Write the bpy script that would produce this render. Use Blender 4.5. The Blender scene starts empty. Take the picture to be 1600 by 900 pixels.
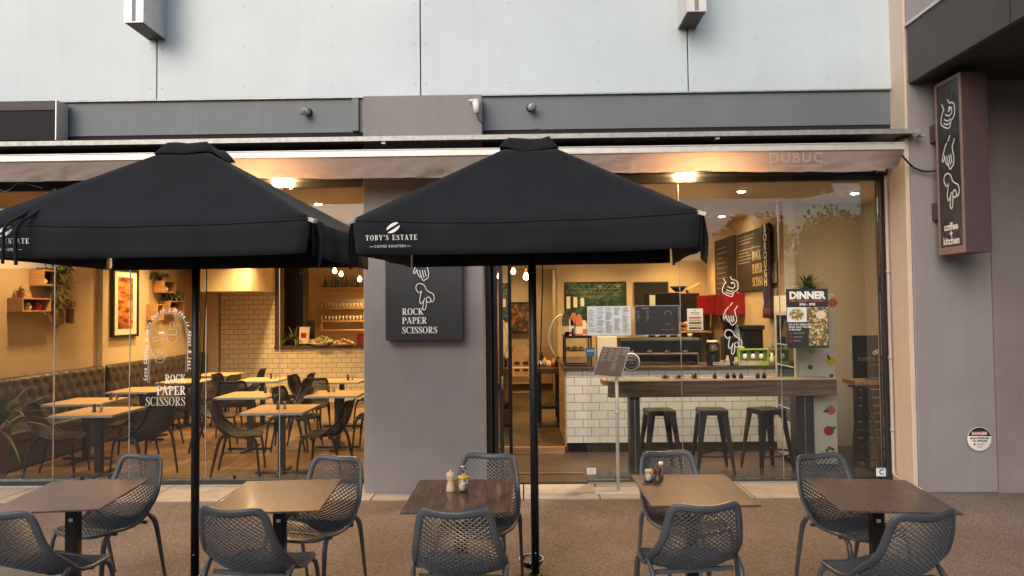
import bpy, math, random
from mathutils import Vector, Matrix, Euler
random.seed(7)
R = math.radians
# ------------------------------------------------------------------ camera, world, sun, exposure
S = bpy.context.scene
F = 1100.0
cam_d = bpy.data.cameras.new('camera'); cam = bpy.data.objects.new('camera', cam_d)
S.collection.objects.link(cam)
cam_d.sensor_width = 36.0; cam_d.lens = 36.0*F/1600.0; cam_d.clip_end = 600; cam_d.clip_start = 0.05
CAMZ = 1.85
rot = (Matrix.Rotation(R(0.9), 4, 'Z') @ Matrix.Rotation(R(90+1.82), 4, 'X') @ Matrix.Rotation(R(-0.6), 4, 'Z'))
cam.matrix_world = Matrix.Translation((0, 0, CAMZ)) @ rot
S.camera = cam
S.render.resolution_x = 1024; S.render.resolution_y = 576

w = bpy.data.worlds.new('World'); S.world = w; w.use_nodes = True
nt = w.node_tree; sky = nt.nodes.new('ShaderNodeTexSky'); sky.sky_type = 'NISHITA'; sky.sun_disc = False
SUN_EL, SUN_AZ = 30, 205          # azimuth: light comes from behind the camera, a little to the left
sky.sun_elevation = R(SUN_EL); sky.sun_rotation = R(SUN_AZ); sky.dust_density = 3.0; sky.air_density = 1.0
bg = nt.nodes['Background']; bg.inputs[1].default_value = 0.085
nt.links.new(sky.outputs[0], bg.inputs[0])
sl = bpy.data.lights.new('sun', 'SUN'); sl.energy = 0.55; sl.angle = R(50); sl.color = (1.0, .93, .87)
so = bpy.data.objects.new('sun', sl); S.collection.objects.link(so)
sd = Vector((math.sin(R(SUN_AZ))*math.cos(R(SUN_EL)), math.cos(R(SUN_AZ))*math.cos(R(SUN_EL)), math.sin(R(SUN_EL))))
so.rotation_euler = (-sd).to_track_quat('-Z', 'Y').to_euler()
S.view_settings.view_transform = 'Standard'; S.view_settings.look = 'None'
S.view_settings.gamma = 1.0; S.view_settings.use_curve_mapping = False
S.view_settings.exposure = 0.77
S.render.engine = 'CYCLES'
S.cycles.use_denoising = True
S.cycles.max_bounces = 7; S.cycles.diffuse_bounces = 3; S.cycles.glossy_bounces = 3
S.cycles.transparent_max_bounces = 12; S.cycles.transmission_bounces = 4
S.cycles.caustics_reflective = False; S.cycles.caustics_refractive = False
S.cycles.sample_clamp_indirect = 4.0
INT = 1.6     # strength of the cafe's own lamps

# ------------------------------------------------------------------ measuring helpers (photo pixel -> real plane)
M3 = rot.to_3x3()
def ray(px, py):
    return M3 @ Vector(((px-800)/F, (450-py)/F, -1))
def W(px, py, Y):
    d = ray(px, py); t = Y/d.y
    return Vector((d.x*t, Y, CAMZ+d.z*t))
def WX(px, py, X):
    d = ray(px, py); t = X/d.x
    return Vector((X, d.y*t, CAMZ+d.z*t))
def WZ(px, py, Z):
    d = ray(px, py); t = (Z-CAMZ)/d.z
    return Vector((d.x*t, d.y*t, Z))

# ------------------------------------------------------------------ materials
def newmat(name):
    m = bpy.data.materials.new(name); m.use_nodes = True
    return m, m.node_tree, m.node_tree.nodes['Principled BSDF']
def mat(name, col, rough=.6, metal=0, spec=.5, var=0.0, vs=8, bump=0.0, bs=60, coat=0, streak=None, emit=None, es=0, rvar=0, sheen=0, dirt=None):
    m, t, b = newmat(name); N, L = t.nodes, t.links
    c = (*col, 1)
    b.inputs['Base Color'].default_value = c
    b.inputs['Roughness'].default_value = rough; b.inputs['Metallic'].default_value = metal
    b.inputs['Specular IOR Level'].default_value = spec; b.inputs['Coat Weight'].default_value = coat
    if sheen: b.inputs['Sheen Weight'].default_value = sheen
    tc = N.new('ShaderNodeTexCoord')
    src = tc.outputs['Object']
    if streak:
        mp = N.new('ShaderNodeMapping'); mp.inputs['Scale'].default_value = streak; L.new(src, mp.inputs[0]); vsrc = mp.outputs[0]
    else: vsrc = src
    if var:
        n = N.new('ShaderNodeTexNoise'); n.inputs['Scale'].default_value = vs; n.inputs['Detail'].default_value = 7; n.inputs['Roughness'].default_value = .65
        L.new(vsrc, n.inputs[0])
        rp = N.new('ShaderNodeValToRGB'); rp.color_ramp.elements[0].position = .3; rp.color_ramp.elements[1].position = .7
        d2 = dirt or tuple(x*(1-var) for x in col)
        rp.color_ramp.elements[0].color = (*d2, 1); rp.color_ramp.elements[1].color = (*[min(1, x*(1+var)) for x in col], 1)
        L.new(n.outputs['Fac'], rp.inputs[0]); L.new(rp.outputs[0], b.inputs['Base Color'])
        if rvar:
            mr = N.new('ShaderNodeMapRange'); mr.inputs[3].default_value = rough-rvar; mr.inputs[4].default_value = rough+rvar
            L.new(n.outputs['Fac'], mr.inputs[0]); L.new(mr.outputs[0], b.inputs['Roughness'])
    if bump:
        n2 = N.new('ShaderNodeTexNoise'); n2.inputs['Scale'].default_value = bs; n2.inputs['Detail'].default_value = 5
        L.new(src, n2.inputs[0])
        bp = N.new('ShaderNodeBump'); bp.inputs['Strength'].default_value = bump; bp.inputs['Distance'].default_value = .01
        L.new(n2.outputs['Fac'], bp.inputs['Height']); L.new(bp.outputs[0], b.inputs['Normal'])
    if emit:
        b.inputs['Emission Color'].default_value = (*emit, 1); b.inputs['Emission Strength'].default_value = es
    return m
def wood(name, c1, c2, rough=.45, axis='X', scale=1.0, spec=.5, coat=0, plank=0):
    m, t, b = newmat(name); N, L = t.nodes, t.links
    tc = N.new('ShaderNodeTexCoord'); mp = N.new('ShaderNodeMapping')
    sc = {'X': (1.2, 22, 22), 'Y': (22, 1.2, 22), 'Z': (22, 22, 1.2)}[axis]
    mp.inputs['Scale'].default_value = [v*scale for v in sc]
    L.new(tc.outputs['Object'], mp.inputs[0])
    n = N.new('ShaderNodeTexNoise'); n.inputs['Scale'].default_value = 2.2; n.inputs['Detail'].default_value = 8; n.inputs['Distortion'].default_value = .6
    L.new(mp.outputs[0], n.inputs[0])
    rp = N.new('ShaderNodeValToRGB'); rp.color_ramp.elements[0].position = .32; rp.color_ramp.elements[1].position = .68
    rp.color_ramp.elements[0].color = (*c1, 1); rp.color_ramp.elements[1].color = (*c2, 1)
    L.new(n.outputs['Fac'], rp.inputs[0]); out = rp.outputs[0]
    if plank:
        br = N.new('ShaderNodeTexBrick'); br.offset = .37; br.inputs['Scale'].default_value = 1
        br.inputs['Brick Width'].default_value = 1.3; br.inputs['Row Height'].default_value = plank; br.inputs['Mortar Size'].default_value = .003
        br.inputs['Color1'].default_value = (.75, .75, .75, 1); br.inputs['Color2'].default_value = (1.15, 1.1, 1.05, 1); br.inputs['Mortar'].default_value = (.25, .2, .18, 1)
        mp2 = N.new('ShaderNodeMapping'); L.new(tc.outputs['Object'], mp2.inputs[0])
        if axis == 'Y': mp2.inputs['Rotation'].default_value = (0, 0, R(90))
        L.new(mp2.outputs[0], br.inputs[0])
        mx = N.new('ShaderNodeMix'); mx.data_type = 'RGBA'; mx.blend_type = 'MULTIPLY'; mx.inputs[0].default_value = 1
        L.new(out, mx.inputs[6]); L.new(br.outputs[0], mx.inputs[7]); out = mx.outputs[2]
    L.new(out, b.inputs['Base Color']); b.inputs['Roughness'].default_value = rough; b.inputs['Specular IOR Level'].default_value = spec; b.inputs['Coat Weight'].default_value = coat
    mr = N.new('ShaderNodeMapRange'); mr.inputs[3].default_value = rough-.08; mr.inputs[4].default_value = rough+.1
    L.new(n.outputs['Fac'], mr.inputs[0]); L.new(mr.outputs[0], b.inputs['Roughness'])
    bp = N.new('ShaderNodeBump'); bp.inputs['Strength'].default_value = .12; bp.inputs['Distance'].default_value = .003
    L.new(n.outputs['Fac'], bp.inputs['Height']); L.new(bp.outputs[0], b.inputs['Normal'])
    return m
def tiles(name, w_, h_, col, grout, rough=.18, plane='XZ'):
    m, t, b = newmat(name); N, L = t.nodes, t.links
    tc = N.new('ShaderNodeTexCoord'); sp = N.new('ShaderNodeSeparateXYZ'); cb = N.new('ShaderNodeCombineXYZ')
    L.new(tc.outputs['Object'], sp.inputs[0]); L.new(sp.outputs[plane[0]], cb.inputs[0]); L.new(sp.outputs[plane[1]], cb.inputs[1])
    br = N.new('ShaderNodeTexBrick'); br.inputs['Scale'].default_value = 1; br.inputs['Brick Width'].default_value = w_; br.inputs['Row Height'].default_value = h_
    br.inputs['Mortar Size'].default_value = .0045; br.inputs['Mortar Smooth'].default_value = .15; br.offset = .5
    br.inputs['Color1'].default_value = (*col, 1); br.inputs['Color2'].default_value = (*[c*.88 for c in col], 1); br.inputs['Mortar'].default_value = (*grout, 1)
    L.new(cb.outputs[0], br.inputs[0]); L.new(br.outputs[0], b.inputs['Base Color'])
    mr = N.new('ShaderNodeMapRange'); mr.inputs[3].default_value = rough; mr.inputs[4].default_value = .8
    L.new(br.outputs['Fac'], mr.inputs[0]); L.new(mr.outputs[0], b.inputs['Roughness'])
    nz = N.new('ShaderNodeTexNoise'); nz.inputs['Scale'].default_value = 9; L.new(tc.outputs['Object'], nz.inputs[0])
    ma = N.new('ShaderNodeMath'); ma.operation = 'MULTIPLY_ADD'; ma.inputs[1].default_value = -1; L.new(br.outputs['Fac'], ma.inputs[0])
    mm = N.new('ShaderNodeMath'); mm.operation = 'MULTIPLY'; mm.inputs[1].default_value = .25; L.new(nz.outputs['Fac'], mm.inputs[0]); L.new(mm.outputs[0], ma.inputs[2])
    bp = N.new('ShaderNodeBump'); bp.inputs['Strength'].default_value = .5; bp.inputs['Distance'].default_value = .003
    L.new(ma.outputs[0], bp.inputs['Height']); L.new(bp.outputs[0], b.inputs['Normal'])
    return m
def asphalt(name, base, lo, hi):
    m, t, b = newmat(name); N, L = t.nodes, t.links
    tc = N.new('ShaderNodeTexCoord')
    v = N.new('ShaderNodeTexVoronoi'); v.inputs['Scale'].default_value = 150; L.new(tc.outputs['Object'], v.inputs[0])
    n = N.new('ShaderNodeTexNoise'); n.inputs['Scale'].default_value = 1.3; n.inputs['Detail'].default_value = 9; n.inputs['Roughness'].default_value = .6; L.new(tc.outputs['Object'], n.inputs[0])
    sp = N.new('ShaderNodeSeparateColor'); L.new(v.outputs['Color'], sp.inputs[0])
    rp = N.new('ShaderNodeValToRGB'); e = rp.color_ramp.elements
    e[0].position = 0; e[0].color = (*lo, 1); e[1].position = 1; e[1].color = (*hi, 1)
    k = e.new(.55); k.color = (*base, 1); k = e.new(.9); k.color = (*[x*1.35 for x in base], 1)
    L.new(sp.outputs[0], rp.inputs[0])
    mr = N.new('ShaderNodeMapRange'); mr.inputs[1].default_value = .3; mr.inputs[2].default_value = .7; mr.inputs[3].default_value = .78; mr.inputs[4].default_value = 1.18
    L.new(n.outputs['Fac'], mr.inputs[0])
    mx = N.new('ShaderNodeVectorMath'); mx.operation = 'SCALE'; L.new(rp.outputs[0], mx.inputs[0]); L.new(mr.outputs[0], mx.inputs['Scale'])
    L.new(mx.outputs[0], b.inputs['Base Color']); b.inputs['Roughness'].default_value = .85
    bp = N.new('ShaderNodeBump'); bp.inputs['Strength'].default_value = .9; bp.inputs['Distance'].default_value = .004; bp.invert = True
    L.new(v.outputs['Distance'], bp.inputs['Height']); L.new(bp.outputs[0], b.inputs['Normal'])
    return m
def glassmat(name, tint=(.95, .97, .96), refl=1.0, rough=.0):
    m = bpy.data.materials.new(name); m.use_nodes = True; t = m.node_tree; N, L = t.nodes, t.links
    N.remove(N['Principled BSDF']); out = N['Material Output']
    tr = N.new('ShaderNodeBsdfTransparent'); tr.inputs[0].default_value = (*tint, 1)
    gl = N.new('ShaderNodeBsdfGlossy'); gl.inputs['Roughness'].default_value = rough; gl.inputs[0].default_value = (.95, .97, 1, 1)
    fr = N.new('ShaderNodeFresnel'); fr.inputs[0].default_value = 1.52
    ma = N.new('ShaderNodeMath'); ma.operation = 'MULTIPLY'; ma.inputs[1].default_value = refl; L.new(fr.outputs[0], ma.inputs[0])
    mx = N.new('ShaderNodeMixShader'); L.new(ma.outputs[0], mx.inputs[0]); L.new(tr.outputs[0], mx.inputs[1]); L.new(gl.outputs[0], mx.inputs[2])
    L.new(mx.outputs[0], out.inputs[0])
    return m
def stucco(name, col, var=.08, stain=None):
    m, t, b = newmat(name); N, L = t.nodes, t.links
    tc = N.new('ShaderNodeTexCoord')
    n = N.new('ShaderNodeTexNoise'); n.inputs['Scale'].default_value = 1.6; n.inputs['Detail'].default_value = 8; n.inputs['Roughness'].default_value = .6; L.new(tc.outputs['Object'], n.inputs[0])
    rp = N.new('ShaderNodeValToRGB'); rp.color_ramp.elements[0].position = .3; rp.color_ramp.elements[1].position = .72
    rp.color_ramp.elements[0].color = (*[x*(1-var) for x in col], 1); rp.color_ramp.elements[1].color = (*[x*(1+var) for x in col], 1)
    L.new(n.outputs['Fac'], rp.inputs[0])
    mp = N.new('ShaderNodeMapping'); mp.inputs['Scale'].default_value = (9, 9, .5); L.new(tc.outputs['Object'], mp.inputs[0])
    ns = N.new('ShaderNodeTexNoise'); ns.inputs['Scale'].default_value = 1.2; ns.inputs['Detail'].default_value = 6; L.new(mp.outputs[0], ns.inputs[0])
    mr = N.new('ShaderNodeMapRange'); mr.inputs[1].default_value = .35; mr.inputs[2].default_value = .7; mr.inputs[3].default_value = .97; mr.inputs[4].default_value = 1.02; L.new(ns.outputs['Fac'], mr.inputs[0])
    mx = N.new('ShaderNodeVectorMath'); mx.operation = 'SCALE'; L.new(rp.outputs[0], mx.inputs[0]); L.new(mr.outputs[0], mx.inputs['Scale'])
    L.new(mx.outputs[0], b.inputs['Base Color']); b.inputs['Roughness'].default_value = .85
    n2 = N.new('ShaderNodeTexNoise'); n2.inputs['Scale'].default_value = 95; n2.inputs['Detail'].default_value = 4; L.new(tc.outputs['Object'], n2.inputs[0])
    n3 = N.new('ShaderNodeTexNoise'); n3.inputs['Scale'].default_value = 4; L.new(tc.outputs['Object'], n3.inputs[0])
    ad = N.new('ShaderNodeMath'); ad.operation = 'MULTIPLY_ADD'; ad.inputs[1].default_value = 1.5; L.new(n3.outputs['Fac'], ad.inputs[0]); L.new(n2.outputs['Fac'], ad.inputs[2])
    bp = N.new('ShaderNodeBump'); bp.inputs['Strength'].default_value = .45; bp.inputs['Distance'].default_value = .006
    L.new(ad.outputs[0], bp.inputs['Height']); L.new(bp.outputs[0], b.inputs['Normal'])
    return m
def blotches(name, cols, scale=14, rough=.5):
    m, t, b = newmat(name); N, L = t.nodes, t.links
    tc = N.new('ShaderNodeTexCoord'); v = N.new('ShaderNodeTexVoronoi'); v.inputs['Scale'].default_value = scale; L.new(tc.outputs['Object'], v.inputs[0])
    sp = N.new('ShaderNodeSeparateColor'); L.new(v.outputs['Color'], sp.inputs[0])
    rp = N.new('ShaderNodeValToRGB'); rp.color_ramp.interpolation = 'CONSTANT'; e = rp.color_ramp.elements
    e[0].color = (*cols[0], 1); e[1].position = 1/len(cols); e[1].color = (*cols[1], 1)
    for i in range(2, len(cols)):
        k = e.new(i/len(cols)); k.color = (*cols[i], 1)
    L.new(sp.outputs[0], rp.inputs[0]); L.new(rp.outputs[0], b.inputs['Base Color']); b.inputs['Roughness'].default_value = rough
    return m
def picture_mat(name, kind):
    # landscape pictures hung on the walls, in generated coordinates (z up the picture)
    m, t, b = newmat(name); N, L = t.nodes, t.links
    tc = N.new('ShaderNodeTexCoord'); mp = N.new('ShaderNodeMapping'); L.new(tc.outputs['Object'], mp.inputs[0])
    n = N.new('ShaderNodeTexNoise'); n.inputs['Detail'].default_value = 9; n.inputs['Roughness'].default_value = .7
    if kind == 'autumn':
        mp.inputs['Scale'].default_value = (5, 3, 9); n.inputs['Scale'].default_value = 1.0
        st = [(.3, (.02, .012, .02)), (.42, (.12, .03, .02)), (.5, (.5, .12, .02)), (.58, (.75, .3, .05)), (.7, (.6, .5, .4))]
    elif kind == 'hall':
        mp.inputs['Scale'].default_value = (6, 6, 14); n.inputs['Scale'].default_value = 1.0
        st = [(.3, (.01, .03, .02)), (.48, (.02, .05, .04)), (.56, (.05, .10, .075)), (.64, (.22, .28, .2)), (.72, (.75, .75, .6))]
    else:
        mp.inputs['Scale'].default_value = (7, 7, 5); n.inputs['Scale'].default_value = 1.3
        st = [(.3, (.02, .02, .03)), (.5, (.06, .05, .05)), (.58, (.35, .15, .06)), (.7, (.5, .4, .3))]
    L.new(mp.outputs[0], n.inputs[0]); rp = N.new('ShaderNodeValToRGB'); e = rp.color_ramp.elements
    e[0].position = st[0][0]; e[0].color = (*st[0][1], 1); e[1].position = st[-1][0]; e[1].color = (*st[-1][1], 1)
    for p, c in st[1:-1]:
        k = e.new(p); k.color = (*c, 1)
    L.new(n.outputs['Fac'], rp.inputs[0]); L.new(rp.outputs[0], b.inputs['Base Color']); b.inputs['Roughness'].default_value = .3
    return m

MT = {}
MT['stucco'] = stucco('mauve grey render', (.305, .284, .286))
MT['stucco_glow'] = stucco('cream render with lamp glow', (.72, .58, .47))  # lamp glow on the side face is put into this cream colour
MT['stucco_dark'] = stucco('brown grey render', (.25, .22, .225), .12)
MT['clad'] = mat('pale cladding', (.60, .69, .745), .38, 0, .5, .07, .8, .03, 6)
MT['beam'] = mat('blue grey paint', (.155, .178, .20), .5, 0, .5, .07, 1.1, .04, 20, streak=(1.6, 1.6, .8), dirt=(.135, .158, .182))
MT['galv'] = mat('galvanised metal', (.40, .40, .39), .45, .5, .5, .25, 14)
MT['alum'] = mat('pale aluminium', (.72, .69, .64), .35, .4, .5, .1, 10)
MT['frame'] = mat('charcoal frame', (.035, .038, .043), .4, .2)
MT['black'] = mat('black metal', (.010, .0105, .012), .42, .2, .5, .15, 20)
MT['blackflat'] = mat('flat black', (.012, .012, .014), .8)
MT['canvas'] = mat('black canvas', (.0105, .0115, .015), .85, 0, .3, .22, 3.5, .25, 400, sheen=.08)
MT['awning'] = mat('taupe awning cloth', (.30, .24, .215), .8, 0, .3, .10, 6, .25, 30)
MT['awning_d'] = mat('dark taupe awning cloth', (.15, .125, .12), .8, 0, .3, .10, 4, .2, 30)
MT['fascia'] = mat('dark fascia paint', (.075, .066, .062), .55, 0, .4, .12, 3, .05, 30)
MT['soffit'] = mat('soffit paint', (.05, .043, .045), .7, 0, .4, .1, 3)
MT['signbrown'] = mat('brown box paint', (.095, .062, .068), .5, 0, .4, .1, 5)
MT['signedge'] = mat('worn copper edge', (.30, .19, .16), .6, 0, .4, .2, 30)
MT['signface'] = mat('worn black sign face', (.04, .042, .04), .35, 0, .5, .7, 28, .15, 40, streak=(1, 1, .35))
MT['white'] = mat('white paint', (.85, .83, .78), .5)
MT['offwhite'] = mat('off white print', (.80, .76, .68), .6)
MT['hang'] = mat('charcoal sign board', (.035, .036, .042), .5, 0, .4, .06, 3)
MT['asph'] = asphalt('brown asphalt', (.205, .173, .148), (.10, .08, .066), (.40, .34, .28))
MT['road'] = asphalt('grey road asphalt', (.06, .06, .06), (.03, .03, .03), (.13, .13, .12))
MT['paver'] = mat('concrete pavers', (.50, .45, .375), .75, 0, .3, .12, 5, .2, 80)
MT['kerb'] = mat('kerb concrete', (.34, .33, .31), .8, 0, .3, .15, 5, .3, 50)
MT['glass'] = glassmat('shop glass', (.97, .98, .97), 1.3)
MT['glass_left'] = glassmat('left shop glass', (.97, .98, .97), .7)
MT['glassclear'] = glassmat('thin glass', (.93, .95, .94), 1.6)
MT['chair'] = mat('blue grey polypropylene', (.070, .079, .092), .38, 0, .45, .1, 8, .04, 200)
MT['chair_in'] = mat('black polypropylene', (.008, .008, .009), .5, 0, .35)
MT['ttop'] = wood('grey brown laminate', (.036, .025, .021), (.115, .080, .067), .45, 'Y', 1.6, .22, coat=.42)
MT['ttop_in'] = wood('pale oak top', (.46, .29, .14), (.62, .42, .22), .4, 'X', .6)
MT['tedge'] = mat('metal table edge', (.36, .42, .44), .35, .5)
MT['floor'] = wood('oak floor', (.10, .058, .028), (.24, .145, .075), .38, 'Y', .35, plank=.16)
MT['floor_r'] = mat('brown floor', (.075, .052, .036), .45, 0, .4, .35, 2.2)
MT['plaster'] = mat('cream plaster', (.62, .50, .34), .8, 0, .3, .05, 2)
MT['plaster_dim'] = mat('tan plaster with painted shade', (.50, .385, .25), .8, 0, .3, .05, 2)  # darker copy of the plaster: the left wall's weaker light is in the colour
MT['plaster_w'] = mat('pale plaster', (.50, .45, .365), .8, 0, .3, .05, 2)
MT['plaster_g'] = mat('warm grey plaster', (.46, .39, .30), .8, 0, .3, .05, 2)
MT['ceil'] = mat('ceiling paint', (.62, .53, .40), .9)
MT['tile'] = tiles('glazed white tile', .214, .108, (.84, .83, .78), (.30, .26, .21))
MT['tile2'] = tiles('glazed cream tile', .203, .101, (.76, .68, .53), (.17, .12, .075))
MT['leather'] = mat('dark brown leather', (.050, .038, .031), .32, 0, .5, .25, 9, .08, 60)
MT['timber'] = wood('weathered timber', (.10, .066, .036), (.30, .215, .13), .75, 'X', .55)
MT['oak'] = wood('oak', (.42, .22, .10), (.58, .34, .17), .5, 'X', 1)
MT['ply'] = wood('ply', (.36, .24, .13), (.52, .37, .22), .55, 'Y', .5)
MT['walnut'] = wood('dark walnut', (.05, .03, .02), (.10, .06, .035), .4, 'X', .8)
MT['highchair'] = wood('pale wood', (.55, .38, .2), (.68, .5, .3), .5, 'Z', 1)
MT['leaf'] = mat('green leaf', (.055, .10, .03), .5, 0, .4, .45, 7)
MT['leaf_l'] = mat('light leaf', (.12, .15, .045), .5, 0, .4, .4, 7)
MT['leaf_tree'] = mat('tree leaf', (.045, .07, .03), .6, 0, .3, .4, 1)
MT['bark'] = mat('bark', (.10, .08, .06), .9, 0, .2, .3, 10, .5, 20)
MT['terra'] = mat('clay pot', (.35, .13, .09), .7)
MT['ceramic'] = mat('cream ceramic', (.75, .66, .48), .35)
MT['red'] = mat('red enamel', (.30, .009, .015), .35)
MT['redv'] = mat('red vase', (.35, .015, .03), .3)
MT['board'] = mat('chalk board', (.040, .034, .030), .6, 0, .4, .2, 3)
MT['brownboard'] = mat('brown menu board', (.13, .092, .07), .5)
MT['stainless'] = mat('brushed steel', (.45, .44, .42), .3, .9)
MT['greymetal'] = mat('pale grey metal', (.66, .65, .63), .45, .3)
MT['pvc'] = mat('beige pipe', (.50, .42, .37), .55)
MT['fridge'] = mat('white fridge side', (.62, .60, .54), .4)
MT['kraft'] = mat('kraft', (.5, .36, .2), .7)
MT['orange'] = mat('orange foil', (.55, .16, .05), .4, 0, .5, .3, 12)
MT['green'] = mat('lime green card', (.34, .48, .08), .6)
MT['blue'] = mat('blue sticker', (.03, .16, .42), .5)
MT['pale_blue'] = mat('pale blue print', (.78, .86, .90), .6)
MT['grey'] = mat('grey print', (.25, .25, .26), .6)
MT['chalk'] = mat('chalk line', (.36, .33, .29), .8)
MT['chalk_w'] = mat('yellow white chalk', (.80, .66, .40), .7)
MT['decal'] = mat('white vinyl', (.92, .90, .86), .5)
MT['decal_d'] = mat('faded vinyl', (.50, .47, .42), .6)
MT['navy'] = mat('navy knit', (.02, .025, .09), .9)
MT['maroon'] = mat('maroon knit', (.10, .012, .03), .9)
MT['salt'] = mat('white salt', (.78, .74, .66), .6)
MT['mill'] = wood('beech mill', (.55, .42, .24), (.70, .56, .36), .35, 'Z', 2)
MT['mill_d'] = wood('dark wood mill', (.06, .03, .02), (.11, .055, .035), .3, 'Z', 2)
MT['yellow'] = mat('mustard lid', (.60, .42, .05), .4)
MT['cork'] = mat('bamboo lid', (.55, .42, .2), .6)
MT['brass'] = mat('brass', (.5, .36, .16), .35, .8)
MT['salad'] = blotches('salad', [(.10, .22, .05), (.35, .45, .12), (.5, .08, .04), (.7, .65, .5), (.14, .2, .06)], 60)
MT['meat'] = blotches('grilled meat', [(.12, .05, .03), (.28, .12, .06), (.45, .3, .15), (.1, .14, .04), (.6, .5, .35)], 55)
MT['pastry'] = blotches('pastry', [(.5, .25, .08), (.65, .4, .15), (.4, .12, .05), (.7, .55, .3)], 40)
MT['autumn'] = picture_mat('autumn picture', 'autumn')
MT['hall'] = picture_mat('green hall picture', 'hall')
MT['street'] = picture_mat('street picture', 'street')
MT['bulb'] = mat('lit bulb', (1, .8, .5), .3, emit=(1, .58, .2), es=8*INT)
MT['heat'] = mat('lit floodlight', (1, .8, .5), .3, emit=(1, .66, .28), es=150)
MT['down'] = mat('lit downlight', (1, .9, .7), .3, emit=(1, .72, .38), es=90*INT)
MT['glassware'] = mat('glassware', (.85, .80, .66), .15); MT['glassware'].node_tree.nodes['Principled BSDF'].inputs['Alpha'].default_value = .55
MT['screen'] = mat('lit fridge strip', (1, 1, 1), .3, emit=(1, .86, .6), es=2.2)
MT['carpaint'] = mat('silver car paint', (.30, .32, .34), .25, .6, .5, coat=.6)
MT['carpaint2'] = mat('dark car paint', (.035, .045, .06), .25, .4, .5, coat=.8)
MT['carglass'] = mat('car glass', (.02, .03, .035), .05, 0, .8)
MT['tyre'] = mat('tyre', (.02, .02, .02), .8)

def vary(m, lo, hi):
    t = m.node_tree; N, L = t.nodes, t.links; b = N['Principled BSDF']; src = b.inputs['Base Color'].links[0].from_socket
    oi = N.new('ShaderNodeObjectInfo'); mr = N.new('ShaderNodeMapRange'); mr.inputs[3].default_value = lo; mr.inputs[4].default_value = hi
    L.new(oi.outputs['Random'], mr.inputs[0]); vm = N.new('ShaderNodeVectorMath'); vm.operation = 'SCALE'
    L.new(src, vm.inputs[0]); L.new(mr.outputs[0], vm.inputs['Scale']); L.new(vm.outputs[0], b.inputs['Base Color'])
def stain(m, scale, sc3, lo, hi, p0=.4, p1=.65):
    # weather marks with a shape of their own, multiplied into the colour
    t = m.node_tree; N, L = t.nodes, t.links; b = N['Principled BSDF']; src = b.inputs['Base Color'].links[0].from_socket
    tc = N.new('ShaderNodeTexCoord'); mp = N.new('ShaderNodeMapping'); mp.inputs['Scale'].default_value = sc3; mp.inputs['Location'].default_value = (3.1, 7.7, 1.3)
    L.new(tc.outputs['Object'], mp.inputs[0]); n = N.new('ShaderNodeTexNoise'); n.inputs['Scale'].default_value = scale; n.inputs['Detail'].default_value = 6; n.inputs['Roughness'].default_value = .7
    L.new(mp.outputs[0], n.inputs[0]); mr = N.new('ShaderNodeMapRange'); mr.inputs[1].default_value = p0; mr.inputs[2].default_value = p1; mr.inputs[3].default_value = lo; mr.inputs[4].default_value = hi
    L.new(n.outputs['Fac'], mr.inputs[0]); vm = N.new('ShaderNodeVectorMath'); vm.operation = 'SCALE'
    L.new(src, vm.inputs[0]); L.new(mr.outputs[0], vm.inputs['Scale']); L.new(vm.outputs[0], b.inputs['Base Color'])
MT['ttop'].node_tree.nodes['Principled BSDF'].inputs['Coat Roughness'].default_value = .13
vary(MT['chair'], .82, 1.22); stain(MT['chair'], 30, (1, 1, 1), 1.0, 1.25, .6, .75)
stain(MT['clad'], 1.0, (7, 7, .35), .965, 1.0, .32, .5); stain(MT['beam'], 1.0, (6, 6, .6), 1.0, 1.28, .60, .72)
stain(MT['canvas'], 2.2, (1, 1, 1), 1.0, 1.6, .55, .85); stain(MT['asph'], 1.1, (1, 1, 1), .80, 1.0, .36, .48); stain(MT['asph'], 26, (1, 1, 1), 1.0, 1.5, .72, .76)
stain(MT['stucco'], 2.0, (1, 1, 1), .93, 1.0, .35, .5); stain(MT['paver'], 6, (1, 1, 1), .82, 1.0, .36, .5); stain(MT['ttop'], 5, (1, 1, 1), .9, 1.15, .4, .6)

_t = MT['awning'].node_tree; _b = _t.nodes['Principled BSDF']; _tl = _t.nodes.new('ShaderNodeBsdfTranslucent'); _tl.inputs[0].default_value = (.55, .38, .28, 1)
_mx = _t.nodes.new('ShaderNodeMixShader'); _mx.inputs[0].default_value = .16; _t.links.new(_b.outputs[0], _mx.inputs[1]); _t.links.new(_tl.outputs[0], _mx.inputs[2]); _t.links.new(_mx.outputs[0], _t.nodes['Material Output'].inputs[0])
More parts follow.
